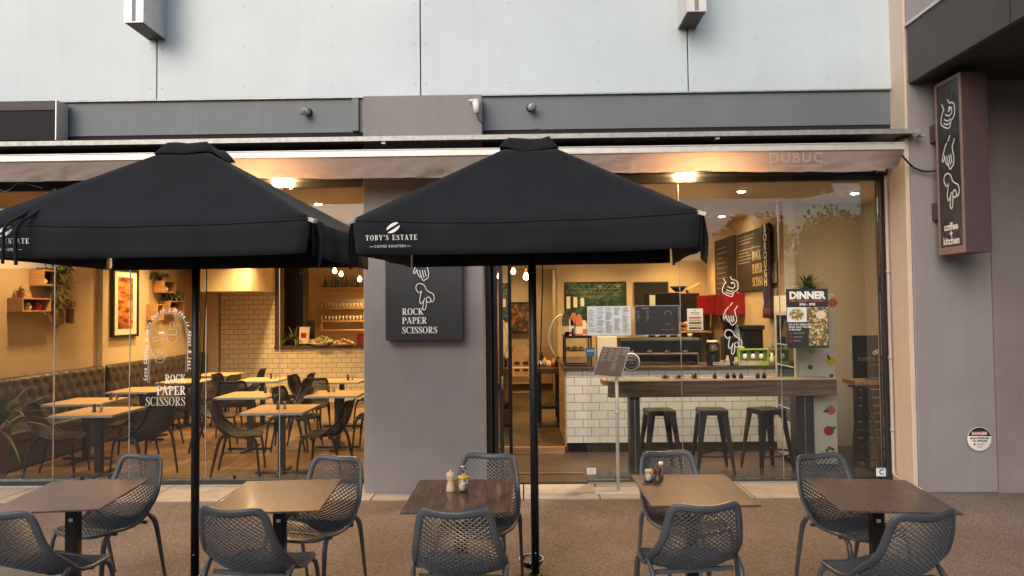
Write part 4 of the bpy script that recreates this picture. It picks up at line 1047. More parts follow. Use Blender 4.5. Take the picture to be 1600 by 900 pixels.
# right room
YR = 13.2; XC = .64; XS = 3.42
ip(mb('plaster').box(XC, XS, YR, YR+.12, 0, CEIL-.001), 'wall')
ip(mb('plaster_g').box(XC, XC+.12, YR+.121, 15.7, 0, CEIL-.001), 'wall')
ip(mb('plaster_g').box(-.95, XC, 15.7, 15.8, 0, CEIL-.001).use('walnut').box(-.95, XC, 15.685, 15.699, .087, .22), 'wall')
ip(mb('plaster_g').box(-.95, XC, 13.2, 13.4, 2.62, CEIL-.001), 'corridor_bulkhead')
ip(mb('ply').box(-.94, XC-.01, 15.66, 15.684, .225, 1.05), 'dado_panel')
ip(mb('plaster').box(XS, XS+.12, 9.25, YR+.1, 0, CEIL-.001), 'wall')
ip(mb('oak').box(XS-.04, XS+.0, 9.25, 9.36, 1.12, CEIL-.001).use('plaster_w').box(XS-.02, XS+.12, 9.20, 9.249, 0, CEIL-.001), 'wall_end')
ip(mb('plaster_w').box(XS+.121, 4.75, 9.5, 9.6, 0, CEIL-.001), 'wall')
ip(mb('plaster_w').box(4.60, 4.75, YG+.1, 9.499, 0, CEIL-.001), 'wall')
ip(mb('plaster_w').box(XR1-.04, 4.6, YG+.09, YG+.2, 0, CEIL-.001), 'wall')
# ---- downlights (lit) and pendants
def downlight(x, y, e, label, col=(1, .60, .22)):
    o = thing('ceiling_downlight', label, 'light', (x, y, CEIL), 0, 'round lit downlights in the cafe ceiling')
    mb('white').lathe([(.06, -.012), (.06, -.001)], (0, 0, 0), 20).build('trim_ring', o)
    mb('down').lathe([(.045, -.016), (.045, -.0125)], (0, 0, 0), 16).build('diffuser', o)
    L = bpy.data.lights.new('downlight_beam', 'SPOT'); L.energy = e*INT; L.color = col; L.spot_size = R(125); L.spot_blend = .8; L.shadow_soft_size = .09
    lo = bpy.data.objects.new('downlight_beam', L); S.collection.objects.link(lo); lo.parent = o; lo.location = (0, 0, -.03)
for (x, y, e, lb) in ((-5.9, 8.9, 80, 'left wall shelves'), (-5.9, 11.7, 140, 'framed autumn picture'), (-4.3, 8.9, 75, 'front left tables'), (-2.6, 8.9, 95, 'front right tables of the left room'),
                      (-4.3, 11.6, 130, 'middle tables'), (-2.5, 11.6, 130, 'tables before the kitchen pass'), (-5.0, 12.9, 220, 'tiled kitchen wall'), (-2.9, 15.9, 420, 'kitchen shelves'), (-1.8, 15.9, 260, 'kitchen behind the pillar'),
                      (-.2, 14.6, 80, 'corridor picture'), (-.2, 10.5, 90, 'doorway'), (1.4, 12.2, 100, 'green hall picture'), (2.7, 12.4, 90, 'red wall cabinet'), (2.2, 10.2, 80, 'coffee counter'), (3.0, 10.6, 50, 'chalk boards'),
                       (4.05, 8.6, 13, 'white fridge')):
    downlight(x, y, e, 'round lit downlight in the ceiling over the ' + lb)
for x in (1.1, 2.6): downlight(x, 8.35, 95, 'round downlight added over the %s end of the timber bar table to brighten the counter' % ('left' if x < 2 else 'right'), (1, .80, .58))  # neutral pair added to whiten the tiled counter front
def pendant(px, py, Y, label):
    c = W(px, py, Y); o = thing('pendant_bulb', label, 'pendant light', c, 0, 'bare glowing pendant bulbs')
    mb('bulb').lathe([(.012, .06), (.03, .03), (.045, -.005), (.035, -.04), (.008, -.055)], (0, 0, 0), 14).build('bulb', o)
    mb('brass').lathe([(.018, .062), (.018, .11)], (0, 0, 0), 10).build('socket', o)
    mb('blackflat').tube([(0, 0, .11), (0, 0, CEIL-c.z)], .004, 6).build('cord', o)
pendant(523, 423, 13.6, 'glowing pendant bulb on the left above the kitchen pass'); pendant(533, 428, 15.2, 'small dim pendant bulb behind the others above the kitchen pass')
pendant(562, 436, 13.8, 'glowing pendant bulb nearest the mauve pillar over the kitchen pass')
pendant(781, 431, 11.2, 'glowing pendant bulb seen between the folded door leaves'); pendant(802, 424, 12.6, 'glowing pendant bulb at the top of the doorway'); pendant(822, 432, 10.6, 'glowing pendant bulb beside the right umbrella pole in the doorway')

# ================================================================== LEFT ROOM FURNITURE
# tufted banquettes along the left wall
def banquette(y0, y1, label):
    b = thing('banquette', label, 'bench seat', (X0, y0, 0), 0, 'tufted leather banquettes')
    Ln = y1-y0
    mb('leather').box(.05, .56, .0, Ln, .02, .34).build('plinth', b, bevel=.01)
    mb('leather').box(.12, .60, -.005, Ln+.005, .345, .47).build('seat', b, bevel=.03, seg=3)
    g = mb('leather'); g.smooth = True; vs = []; fs = []; ny = int(Ln*36); nz = 26; zb0, zb1 = .44, 1.06
    py_, pz = .20, .165
    for i in range(ny+1):
        for j in range(nz+1):
            y = Ln*i/ny; z = zb0+(zb1-zb0)*j/nz
            a = y/py_; c_ = (z-.47)/pz
            # diamond tufting: buttons on a staggered grid, folds between them
            best = 9
            for r_ in (math.floor(c_), math.floor(c_)+1):
                off = .5*(r_ % 2); k_ = round(a-off); d = math.hypot((a-off-k_)*py_, (c_-r_)*pz); best = min(best, d)
            f1 = abs(((a+c_/2) % 1)-.5)*2; f2 = abs(((a-c_/2) % 1)-.5)*2
            puff = .045*(1-math.exp(-best/.035)) - .014*max(0, (f1-.86)/.14) - .014*max(0, (f2-.86)/.14)
            edge = min(1, (zb1-z)/.05, max(0, y)/.04+.15, max(0, Ln-y)/.04+.15)
            vs.append((.07+puff+.05*math.sqrt(max(0, edge))-.05*max(0, (z-.5))*.3, y, z))
    for i in range(ny):
        for j in range(nz): q = i*(nz+1)+j; fs.append((q, q+1, q+nz+2, q+nz+1))
    g.add(vs, fs); bk = g.build('backrest', b)
    mb('leather').box(.01, .10, 0, Ln, .35, zb1).build('back_panel', b, bevel=.015)
    bt = mb('leather')
    for r_ in range(0, 4):
        z = .47+pz*r_; k_ = 0
        while (k_+.5*(r_ % 2))*py_ < Ln:
            y = (k_+.5*(r_ % 2))*py_
            if y > .02 and z < 1.03: bt.lathe([(.010, 0), (.008, .006)], (.105, y, z), 6, 'X')
            k_ += 1
    bt.build('button', bk)
    return b
banquette(7.75, 10.82, 'dark tufted leather banquette nearest the window under the box shelves')
banquette(10.93, 14.35, 'dark tufted leather banquette beyond the wall pilaster under the framed picture')
# tables and chairs
def in_table(label):
    t = thing('dining_table', label, 'table', (0, 0, 0), 0, 'oak topped dining tables inside')
    mb('ttop_in').box(-.35, .35, -.35, .35, .722, .745).build('tabletop', t, bevel=.002)
    f = mb('tedge')
    for (a0, a1, b0, b1) in ((-.353, .353, -.3535, -.3505), (-.353, .353, .3505, .3535), (-.3535, -.3505, -.35, .35), (.3505, .3535, -.35, .35)): f.box(a0, a1, b0, b1, .719, .7455)
    f.build('edge_band', t)
    mb('black').box(-.035, .035, -.035, .035, .02, .722).build('column', t)
    b = mb('black').box(-.30, .30, -.025, .025, .003, .03).box(-.025, .025, -.30, .30, .0035, .0305); b.build('base', t, bevel=.003)
    return t
tspec = [(-2.80, 8.12, 'front right oak dining table by the window with grinder and shaker'),
         (-4.88, 8.05, 'front left oak dining table by the window under the faded lettering'),
         (-5.62, 9.0, 'oak dining table beside the first banquette nearest the window'),
         (-5.60, 10.3, 'oak dining table beside the first banquette second from the window'),
         (-5.58, 11.6, 'oak dining table at the gap between the two banquettes'),
         (-5.55, 12.8, 'oak dining table beside the second banquette'),
         (-3.72, 9.55, 'second row oak dining table behind the front left chairs'),
         (-2.55, 9.62, 'second row oak dining table close to the mauve pillar'),
         (-2.95, 11.4, 'third row oak dining table before the tiled pass counter'),
         (-4.35, 11.7, 'third row oak dining table before the tall tiled wall'),
         (-1.95, 12.4, 'back row oak dining table half hidden by the mauve pillar')]
it0 = in_table('')
for i, (x, y, lb) in enumerate(tspec):
    if i == 0: it0.location = (x, y, 0); it0['label'] = lb
    else: copy_thing(it0, (x, y, 0), 0, lb)
GI = 'black mesh chairs around the inside tables'
ci = build_chair('', MT['chair_in'], GI, .75, .0045)
nmt = ['front right oak table', 'front left oak table', 'banquette table nearest the window', 'second banquette table from the window', 'banquette table at the gap', 'far banquette table', 'second row table on the left', 'second row table near the pillar', 'third row table before the pass', 'third row table before the tiles', 'back row table near the pillar']
first = True; random.seed(11)
for i, (x, y, lb) in enumerate(tspec):
    if i in (2, 3, 4, 5): sides = [(1, 'right')]
    elif i == 10: sides = [(-1, 'left')]
    else: sides = [(-1, 'left'), (1, 'right')]
    for s_, wd_ in sides:
        r_ = 90*s_ + (random.random()-.5)*24 + (-14 if i in (0, 1) else 0)*(1 if s_ < 0 else -1)*-1
        px_ = x+s_*(.52 if i > 1 else .50); py_ = y+(random.random()-.5)*.16 + (.0 if i > 1 else .02)
        l_ = 'black mesh chair on the %s side of the %s' % (wd_, nmt[i])
        if first: ci.location = (px_, py_, 0); ci.rotation_euler = (0, 0, R(r_)); ci['label'] = l_; first = False
        else: copy_thing(ci, (px_, py_, 0), R(r_), l_)
for (x, y, r_, l_) in ((-3.2, 10.5, 180, 'black mesh chair with its back to the tiled pass between the second row tables'), (-1.75, 11.3, 150, 'black mesh chair standing apart near the pillar at the back'),
                       (-4.4, 10.75, 10, 'black mesh chair with its back to the window before the third row')):
    copy_thing(ci, (x, y, 0), R(r_), l_)
# condiments inside
ssm = mill('mill_d', '', 'pepper mills on the inside tables', .10, .022); ssj = jar('', 'shaker', 'stainless', 'shakers on the inside tables', .09, .02, True)
for i, (k, dx, dy) in enumerate(((0, -.02, -.06), (1, .0, -.1), (2, .25, .1), (3, .2, .1), (6, .15, .15), (7, -.15, .1), (8, .1, 0), (9, .1, .1))):
    x, y, _ = tspec[k]; a = Vector((x+dx, y+dy, .746)); b_ = Vector((x+dx+.07, y+dy+.01, .746))
    l1 = 'small dark pepper mill on the ' + nmt[k]; l2 = 'small capped glass shaker on the ' + nmt[k]
    if i == 0: ssm.location = a; ssm['label'] = l1; ssj.location = b_; ssj['label'] = l2
    else: copy_thing(ssm, a, 0, l1); copy_thing(ssj, b_, 0, l2)
# plants
def leaf_blade(m, base, d, L_, w_, droop, n=5):
    d = Vector(d).normalized(); side = d.cross(Vector((0, 0, 1)));
    if side.length < .05: side = Vector((1, 0, 0))
    side.normalize(); vs = []
    for i in range(n+1):
        q = i/n; p = Vector(base)+d*L_*q + Vector((0, 0, -droop*L_*q*q)); ww = w_*math.sin(math.pi*min(.98, .12+q*.86))
        vs += [p-side*ww/2, p+Vector((0, 0, -.0-.12*ww)), p+side*ww/2]
    fs = []
    for i in range(n):
        fs += [(i*3, i*3+1, i*3+4, i*3+3), (i*3+1, i*3+2, i*3+5, i*3+4)]
    return m.add(vs, fs)
def spiky(loc, label, pot, h, r, n, w_=.02, m='leaf', droop=.5, pr=.07, ph=.12, seed=1, name='potted_plant', up=1.0):
    rnd = random.Random(seed); o = thing(name, label, 'plant', loc)
    if pot: mb(pot).lathe([(pr*.75, 0), (pr, ph*.9), (pr*1.05, ph), (pr*.9, ph), (pr*.85, ph*.85)], (0, 0, 0), 16).build('pot', o)
    g = mb(m); g.smooth = False
    for i in range(n):
        a = rnd.random()*6.28; e = .25+rnd.random()*1.1
        leaf_blade(g, (rnd.uniform(-.02, .02), rnd.uniform(-.02, .02), ph*.85), (math.cos(a)*math.cos(e)*r/h, math.sin(a)*math.cos(e)*r/h, math.sin(e)*up), h*(.6+.5*rnd.random()), w_*(.7+.6*rnd.random()), droop*(.4+rnd.random()))
    g.build('foliage', o); return o
def bushy(loc, label, pot, spread, n, leaf=.03, hang=0.0, m='leaf', pr=.06, ph=.1, seed=1):
    rnd = random.Random(seed); o = thing('potted_plant', label, 'plant', loc)
    if pot: mb(pot).lathe([(pr*.75, 0), (pr, ph*.9), (pr*1.05, ph), (pr*.9, ph)], (0, 0, 0), 16).build('pot', o)
    g = mb(m)
    for i in range(n):
        a = rnd.random()*6.28; rr = spread*math.sqrt(rnd.random()); q = rnd.random()
        z = ph+spread*.9*rnd.random()*(1-(rr/spread)**2*.6) if not hang or q < .35 else ph-hang*rnd.random()
        if hang and q >= .35: rr = pr*1.0+.05*rnd.random()
        p = Vector((rr*math.cos(a), rr*math.sin(a), z))
        leaf_blade(g, p, (math.cos(a)+rnd.uniform(-.6, .6), math.sin(a)+rnd.uniform(-.6, .6), rnd.uniform(-.5, .8)), leaf*(1+rnd.random()), leaf*.55, .4, 2)
    g.build('foliage', o); return o
spiky((-5.95, 7.85, 0), 'tall spiky green plant at the left edge inside the window', 'terra', 1.05, .8, 60, .045, 'leaf_l', .55, .16, .62, 5, up=1.3)
# box shelves on the left wall
def box_shelf(px0, px1, pyb, pyt, label, dep=.20, red=False):
    Xf = X0+dep
    a = WX(px0, pyb, Xf); b = WX(px1, pyb, Xf); t0_ = WX(px0, pyt, Xf)
    zb = a.z; zt_ = t0_.z; o = thing('box_shelf', label, 'wall shelf', (X0+.001, a.y, zb), 0, 'oak box shelves on the left wall')
    L_ = b.y-a.y; H_ = zt_-zb; th_ = .018
    f = mb('oak').box(0, dep, 0, th_, 0, H_).box(0, dep, L_-th_, L_, 0, H_).box(0, dep, th_+.0005, L_-th_-.0005, 0, th_).box(0, dep, th_+.0005, L_-th_-.0005, H_-th_, H_)
    f.build('box', o, bevel=.001); mb('board').box(.001, .012, th_, L_-th_, th_, H_-th_).build('back', o)
    return o, a.y, L_, zb, H_
GS = []
bsx = [(35, 80, 487, 465, 'oak box shelf low on the left wall with cream and red vases'), (68, 100, 446, 421, 'oak box shelf highest on the near left wall'), (101, 117, 507, 480, 'small oak box shelf under the trailing plant'),
       (257, 275, 457, 438, 'oak box shelf highest past the framed picture'), (266, 288, 490, 470, 'oak box shelf with bushy plant on top near the pole'), (246, 256, 500, 475, 'small oak box shelf just above the window arch drawing')]
for bx in bsx: GS.append(box_shelf(*bx))
def pot_item(prof, m, loc, label, cat='vase', name='vase'):
    o = mb(m).lathe(prof, loc, 16).build(name); return tag(o, label, cat)
vase = lambda r, h: [(r*.6, 0), (r, h*.35), (r*.95, h*.6), (r*.5, h*.9), (r*.55, h)]
o_, y_, L_, z_, H_ = GS[0]
pot_item(vase(.05, .10), 'ceramic', (X0+.11, y_+.22, z_+.019), 'cream vase in the low oak box shelf'); pot_item(vase(.055, .11), 'redv', (X0+.11, y_+.40, z_+.019), 'red vase in the low oak box shelf')
bushy((X0+.1, y_+.12, z_+.019), 'little green plant in the low oak box shelf', 'ceramic', .05, 40, .025, 0, 'leaf', .03, .04, 3)
spiky((X0+.1, y_+.10, z_+H_), 'small plant in clay pot on the low oak box shelf', 'terra', .16, .12, 22, .016, 'leaf', .7, .05, .09, 8)
o_, y_, L_, z_, H_ = GS[1]
bushy((X0+.12, y_+L_-.02, z_+H_-.09), 'long trailing green plant hanging beside the highest near box shelf', None, .16, 800, .05, .55, 'leaf_l', .10, .1, 4)
pot_item(vase(.045, .09), 'ceramic', (X0+.1, y_+.15, z_+.019), 'small pale vase inside the highest near box shelf'); pot_item([(.04, 0), (.06, .03), (.06, .035)], 'blackflat', (X0+.1, y_+.08, z_+H_), 'dark bowl on top of the highest near box shelf', 'bowl', 'bowl')
o_, y_, L_, z_, H_ = GS[2]
tag(mb('terra').box(X0+.03, X0+.17, y_+.03, y_+.3, z_+H_+.001, z_+H_+.09).build('planter', bevel=.004), 'terracotta box planter on the small shelf under the trailing plant', 'planter')
o_, y_, L_, z_, H_ = GS[3]
bushy((X0+.1, y_+.02, z_+H_), 'round leafy plant on the highest far box shelf', 'blackflat', .12, 120, .05, 0, 'leaf', .05, .07, 6)
pot_item(vase(.05, .10), 'ceramic', (X0+.1, y_+.22, z_+.019), 'cream vase inside the highest far box shelf')
o_, y_, L_, z_, H_ = GS[4]
bushy((X0+.1, y_+.3, z_+H_), 'dense leafy plant on the far box shelf near the pole', 'blackflat', .16, 200, .06, 0, 'leaf_l', .06, .07, 7)
pot_item(vase(.055, .10), 'ceramic', (X0+.1, y_+.32, z_+.019), 'cream vase inside the far box shelf near the pole')
# framed picture on left wall
a = WX(177, 528, X0+.06); b = WX(217, 527, X0+.06); t_ = WX(197, 420, X0+.06)
pf = thing('framed_picture', 'tall framed picture of orange autumn reflections on the left wall', 'picture', (X0+.021, a.y, a.z))
L_ = b.y-a.y; H_ = t_.z-a.z
f = mb('black')
for (y0, y1, z0, z1) in ((0, L_, 0, .04), (0, L_, H_-.04, H_), (0, .04, .0405, H_-.0405), (L_-.04, L_, .0405, H_-.0405)): f.box(0, .04, y0, y1, z0, z1)
f.build('frame', pf); mb('offwhite').box(0, .02, .04, L_-.04, .04, H_-.04).build('mount', pf); mb('autumn').box(.0205, .024, .16, L_-.16, .14, H_-.14).build('print', pf)
# kitchen pass: plant, bag, food, monitor, shelves
zc = ztc+.011
spiky((W(460, 530, 14.6).x, 14.6, zc), 'spiky plant in dark pot on the kitchen pass', 'blackflat', .50, .40, 46, .03, 'leaf_l', .8, .10, .14, 12)
o = mb('ceramic').prism([W(467, 537, 14.5), W(480, 537, 14.5), W(482, 511, 14.5), (W(468, 511, 14.5))], (0, .1, 0)).use('redv').prism([W(470, 528, 14.497), W(478, 528, 14.497), W(479, 520, 14.497), W(470, 520, 14.497)], (0, .002, 0)).build('paper_bag'); tag(o, 'cream printed bag on the kitchen pass before the dark duct', 'bag')
o = thing('monitor', 'black screen standing on the kitchen pass', 'screen', (W(485, 540, 14.75).x, 14.75, zc))
mb('blackflat').box(-.09, .09, 0, .03, .02, .52).build('screen', o, bevel=.004); mb('blackflat').box(-.05, .05, -.04, .06, 0, .018).build('stand', o)
def bowl(px, py, Y, r, food, label, zb=zc, tall=.06):
    c = W(px, py, Y); o = thing('food_bowl', label, 'bowl', (c.x, Y, zb)); mb('ceramic').lathe([(r*.5, 0), (r*.9, tall*.6), (r, tall), (r*.95, tall)], (0, 0, 0), 20).build('bowl', o)
    g = mb(food); rnd = random.Random(px)
    for i in range(40):
        a = rnd.random()*6.28; q = r*.9*math.sqrt(rnd.random()); s_ = r*.22; z = tall+(.5*r*(1-(q/r)**2))*rnd.random()
        g.lathe([(s_*.4, -s_*.4), (s_, 0), (s_*.4, s_*.5)], (q*math.cos(a), q*math.sin(a), z), 6)
    g.build('food', o); return o
bowl(502, 535, 14.55, .26, 'salad', 'bowl heaped with green salad on the kitchen pass'); bowl(537, 536, 14.55, .22, 'pastry', 'plate heaped with orange pastries on the kitchen pass', tall=.03)
o = mb('red').box(W(559, 520, 14.6).x, W(572, 520, 14.6).x, 14.5, 14.66, zc, zc+.26).build('cardboard_box', bevel=.004); tag(o, 'reddish carton at the right end of the kitchen pass', 'box')
for k, (py, lb) in enumerate(((449, 'top oak shelf in the kitchen holding tall bottles'), (481, 'middle oak shelf in the kitchen holding glasses'), (501, 'third oak shelf in the kitchen with glasses on top'), (515, 'lowest oak shelf in the kitchen above the pass'))):
    Y = 16.75; a = W(503, py, Y); sh = thing('kitchen_shelf', lb, 'shelf', (a.x, Y, a.z), 0, 'oak shelves on the kitchen wall')
    mb('oak').box(0, 1.9, 0, .245, -.035, 0).build('board', sh, bevel=.002); mb('oak').box(-.04, -.001, 0, .245, -.035, .13 if k < 3 else .2).build('end_board', sh)
    if k == 3: continue
    n = 16
    for i in range(n):
        x_ = a.x+.06+i*.085; hh = .26 if k == 0 else .11; rr = .032 if k == 0 else .03
        if k == 0: pf_ = [(rr*.9, 0), (rr, hh*.1), (rr, hh*.62), (rr*.45, hh*.8), (rr*.45, hh)]
        else: pf_ = [(rr*.7, 0), (rr, hh), (rr*.93, hh), (rr*.64, .006)]
        o = mb('glassware' if k else ('leaf' if i % 3 == 0 else 'glassclear')).lathe(pf_, (x_, Y+.09, a.z+.001), 10).build('bottle' if k == 0 else 'drinking_glass')
        tag(o, ('tall bottle standing in the row on the top kitchen shelf' if k == 0 else ['', 'clear glass in the row on the middle kitchen shelf', 'clear glass in the row on the third kitchen shelf'][k]), 'bottle' if k == 0 else 'glass', ['bottles on the top kitchen shelf', 'glasses on the middle kitchen shelf', 'glasses on the third kitchen shelf'][k])
# window drawing and lettering (white vinyl on the glass)
ad = thing('window_decal', 'white arch drawing with espresso handle and ROCK PAPER SCISSORS lettering on the glass', 'decal', (W(262, 600, YG).x, YG-.008, W(262, 600, YG).z))
o0 = ad.location.copy(); pl = Plane(Vector((0, -.0, 0)), lift=.002)
def DP(px, py): p = W(px, py, YG-.008); return (p.x-o0.x, p.z-o0.z)
d = mb('decal_d')
arch = [(231, 598), (232, 560), (234, 525), (238, 505), (247, 495), (260, 489), (272, 490), (284, 496), (291, 508), (293, 530), (293, 580)]
put_line(d, pl, smooth2([DP(*p) for p in arch], 4), .008); put_line(d, pl, smooth2([DP(p[0]+(2.5 if p[0] < 262 else -2.5), p[1]+2) for p in arch], 4), .003)
# tamper and portafilter
for ln, w_ in ((((266, 515), (266, 506), (269, 503), (272, 506), (272, 515)), .007), (((262, 515), (275, 515), (276, 520), (275, 523), (264, 522), (262, 519), (262, 515)), .006), (((262, 524), (276, 524), (276, 531), (272, 535), (264, 534), (262, 529), (262, 524)), .006),
               (((262, 529), (252, 528), (243, 526), (239, 529), (243, 533), (252, 531), (262, 531)), .006), (((276, 505), (278, 510)), .006), (((280, 506), (281, 511)), .006), (((284, 508), (283, 512)), .006),
               (((240, 545), (236, 548), (238, 554), (242, 554)), .006)): put_line(d, pl, smooth2([DP(*p) for p in ln], 3), w_)
for y in (539, 545, 554): put_line(d, pl, [DP(273, y), DP(273, y+5)], .006)
a, b = DP(250, 553)
put_line(d, pl, [(a+.075*math.cos(i*.3), b+.055*math.sin(i*.3)) for i in range(22)], .006); put_line(d, pl, smooth2([DP(*p) for p in ((243, 556), (245, 566), (254, 566), (259, 558))], 3), .006)
put_line(d, pl, smooth2([DP(*p) for p in ((246, 552), (250, 548), (253, 554), (256, 549))], 3), .006)
d.use('decal'); a, b = DP(253, 520); put_text(d, pl, 'NEED', a, b, .028, bold=.002)
# words following the arch
words_ = 'Love Coffee & Have Death Coffee is About & Just'
path = smooth2([DP(p[0]+(-4 if p[0] < 262 else 4)*(1 if p[1] > 500 else .5), p[1]-(4 if p[1] < 500 else 0)) for p in arch], 8)
acc = [0]
for i in range(1, len(path)): acc.append(acc[-1]+math.hypot(path[i][0]-path[i-1][0], path[i][1]-path[i-1][1]))
for k, chh in enumerate(words_):
    s_ = acc[-1]*(k+1)/(len(words_)+1); i = max(j for j in range(len(acc)) if acc[j] <= s_); i = min(i, len(path)-2); q = (s_-acc[i])/max(1e-6, acc[i+1]-acc[i])
    x = path[i][0]*(1-q)+path[i+1][0]*q; y = path[i][1]*(1-q)+path[i+1][1]*q; an = math.atan2(path[i+1][1]-path[i][1], path[i+1][0]-path[i][0])
    if chh != ' ': put_text(d, pl, chh, x, y, .050, rot=an, bold=.0012, shear=.25)
for wd, px, py, mm_ in (('ROCK', 258, 599, 'decal'), ('PAPER', 245, 617, 'decal'), ('SCISSORS', 228, 634, 'decal_d')):
    d.use(mm_); a, b = DP(px, py); e0, _ = DP(291, py)
    wdt = sum(GL[c][0] for c in wd)*.095; serif(d, pl, wd, a, b, .095, (e0-a)/wdt)
d.build('drawing', ad)

# ================================================================== RIGHT ROOM
YC = 9.17
xk0, xk1 = W(885, 640, YC).x, 3.37; zk = W(1050, 574, YC).z
ck = thing('service_counter', 'white tiled coffee counter with dark wooden top', 'counter', (xk0, YC, 0))
part(mb('tile').box(xk0, xk1, YC, YC+.06, .13, zk-.03), 'tiled_front', ck)
part(mb('ply').box(xk0-.02, xk0-.001, YC+.0, YC+2.1, .0, zk-.03).box(xk0, xk0+.03, YC+.061, YC+2.1, .0, zk-.03), 'side_panel', ck)
part(mb('walnut').box(xk0-.03, xk1+.02, YC-.03, YC+.72, zk-.028, zk+.012), 'countertop', ck, .004)
part(mb('walnut').box(xk0-.03, xk0+.62, YC+.721, YC+2.12, zk-.027, zk+.011), 'countertop', ck, .004)
part(mb('blackflat').box(xk0, xk1, YC+.03, YC+.08, .003, .129), 'kick_board', ck)
part(mb('walnut').box(xk0+.1, xk1, YC+.4, YC+.68, .2, zk-.04), 'shelf_carcass', ck)
zk += .0125
struct(mb('oak').box(-.9, xk0-.03, 9.10, 9.15, .0035, .09).build('step_edge'))
# pictures on the back wall
def flat_pic(name, px0, px1, pyt, pyb, Y, m, label, cat, frame=None, fw=.03):
    a = W(px0, pyb, Y); b = W(px1, pyt, Y); o = thing(name, label, cat, ((a.x+b.x)/2, Y, a.z)); w2 = (b.x-a.x)/2; h = b.z-a.z
    if frame:
        f = mb(frame)
        for (x0, x1, z0, z1) in ((-w2, w2, 0, fw), (-w2, w2, h-fw, h), (-w2, -w2+fw, fw+.0005, h-fw-.0005), (w2-fw, w2, fw+.0005, h-fw-.0005)): f.box(x0, x1, -.03, -.001, z0, z1)
        f.build('frame', o)
    mb(m).box(-w2+(fw if frame else 0), w2-(fw if frame else 0), -.02, -.001, (fw if frame else 0), h-(fw if frame else 0)).build('print', o); return o, w2, h
o, w2, h = flat_pic('wall_picture', 883, 978, 440, 500, YR, 'hall', 'large green picture of a trussed hall on the cream back wall', 'picture', 'black', .012)
g = mb(mat('pale girder print', (.32, .4, .30), .4)); pl = Plane((0, -.0205, 0), lift=.001)
for k in range(9): put_line(g, pl, [(-.02+.02*(k-4), h*.55), ((k-4)*.14, h*.98)], .006)
for k in range(4): put_rect(g, pl, -w2*.8+k*.0, h*(.62+k*.1), w2*.8, h*(.62+k*.1)+.004)
g.use('offwhite')
for k in range(3): put_rect(g, pl, -w2*.95+.13*k, h*(.30+.03*k), -w2*.95+.13*k+.07, h*(.62-.02*k))
g.build('print_detail', o)
flat_pic('wall_picture', 787, 829, 472, 520, 15.65, 'street', 'brown picture of a lit doorway on the corridor end wall', 'picture', 'black', .03)
flat_pic('dark_panel', 990, 1044, 440, 478, YR, 'blackflat', 'plain black panel on the back wall left of the ovens', 'panel', 'fascia', .02)
# high chair
hx_, hy_ = W(815, 620, 13.2).x, 13.2; o = thing('high_chair', 'pale wooden high chair in the corridor', 'high chair', (hx_, hy_, .085))
f = mb('highchair')
for s_ in (-1, 1):
    f.bar((s_*.28, -.25, 0), (s_*.16, .02, .95), .03, .04); f.bar((s_*.28, .28, 0), (s_*.16, .0, .95), .03, .04)
f.bar((-.22, -.13, .42), (.22, -.13, .42), .03); f.bar((-.2, -.1, .25), (.2, -.1, .25), .02)
f.build('frame', o)
g = mb('highchair'); pts = [(-.17, .55), (.17, .55), (.17, .95), (.13, 1.06), (.06, 1.12), (-.06, 1.12), (-.13, 1.06), (-.17, .95)]
g.prism([(x, .05, z) for x, z in pts], (0, .02, 0)).use('walnut')
for x in (-.08, .08):
    for z in (.62, .74): g.box(x-.05, x+.05, .046, .0495, z, z+.06)
g.build('backrest', o); mb('highchair').box(-.19, .19, -.2, .1, .52, .545).build('seat', o, bevel=.005); mb('highchair').box(-.22, .22, -.38, -.18, .70, .72).build('tray', o, bevel=.01)
# kitchen trolley with things
tx0, tx1 = W(836, 600, 10.9).x, W(878, 600, 10.9).x; ztp = W(860, 573, 10.9).z
o = thing('trolley', 'black kitchen trolley on castors beside the counter end', 'trolley', (0, 10.6, 0))
part(mb('walnut').box(tx0, tx1, 10.6, 11.3, ztp-.08, ztp), 'top', o, .004); part(mb('black').box(tx0+.02, tx1-.02, 10.65, 11.25, .36, .40), 'lower_shelf', o)
for x in (tx0+.03, tx1-.09):
    for y in (10.62, 11.2):
        part(mb('black').box(x, x+.06, y, y+.06, .16, ztp-.081), 'leg', o); part(mb('blackflat').lathe([(.035, -.012), (.035, .012)], (x+.03, y+.03, .122), 14, 'X'), 'castor', o)
rnd = random.Random(5)
for i, (px, m_, r_, h_) in enumerate(((843, 'stainless', .05, .10), (850, 'kraft', .05, .14), (857, 'ceramic', .04, .10), (864, 'orange', .05, .12), (872, 'blackflat', .04, .16), (847, 'black', .035, .22))):
    p = W(px, 560, 10.85+.1*(i % 2)); oo = mb(m_).lathe([(r_*.8, 0), (r_, h_*.3), (r_*.9, h_*.7), (r_*.4, h_*.85), (r_*.4, h_)], (p.x, p.y, ztp+.001), 14).build('canister')
    tag(oo, ['steel', 'kraft brown', 'cream', 'orange', 'flat black', 'tall black'][i] + ' canister standing on the black trolley', 'canister')
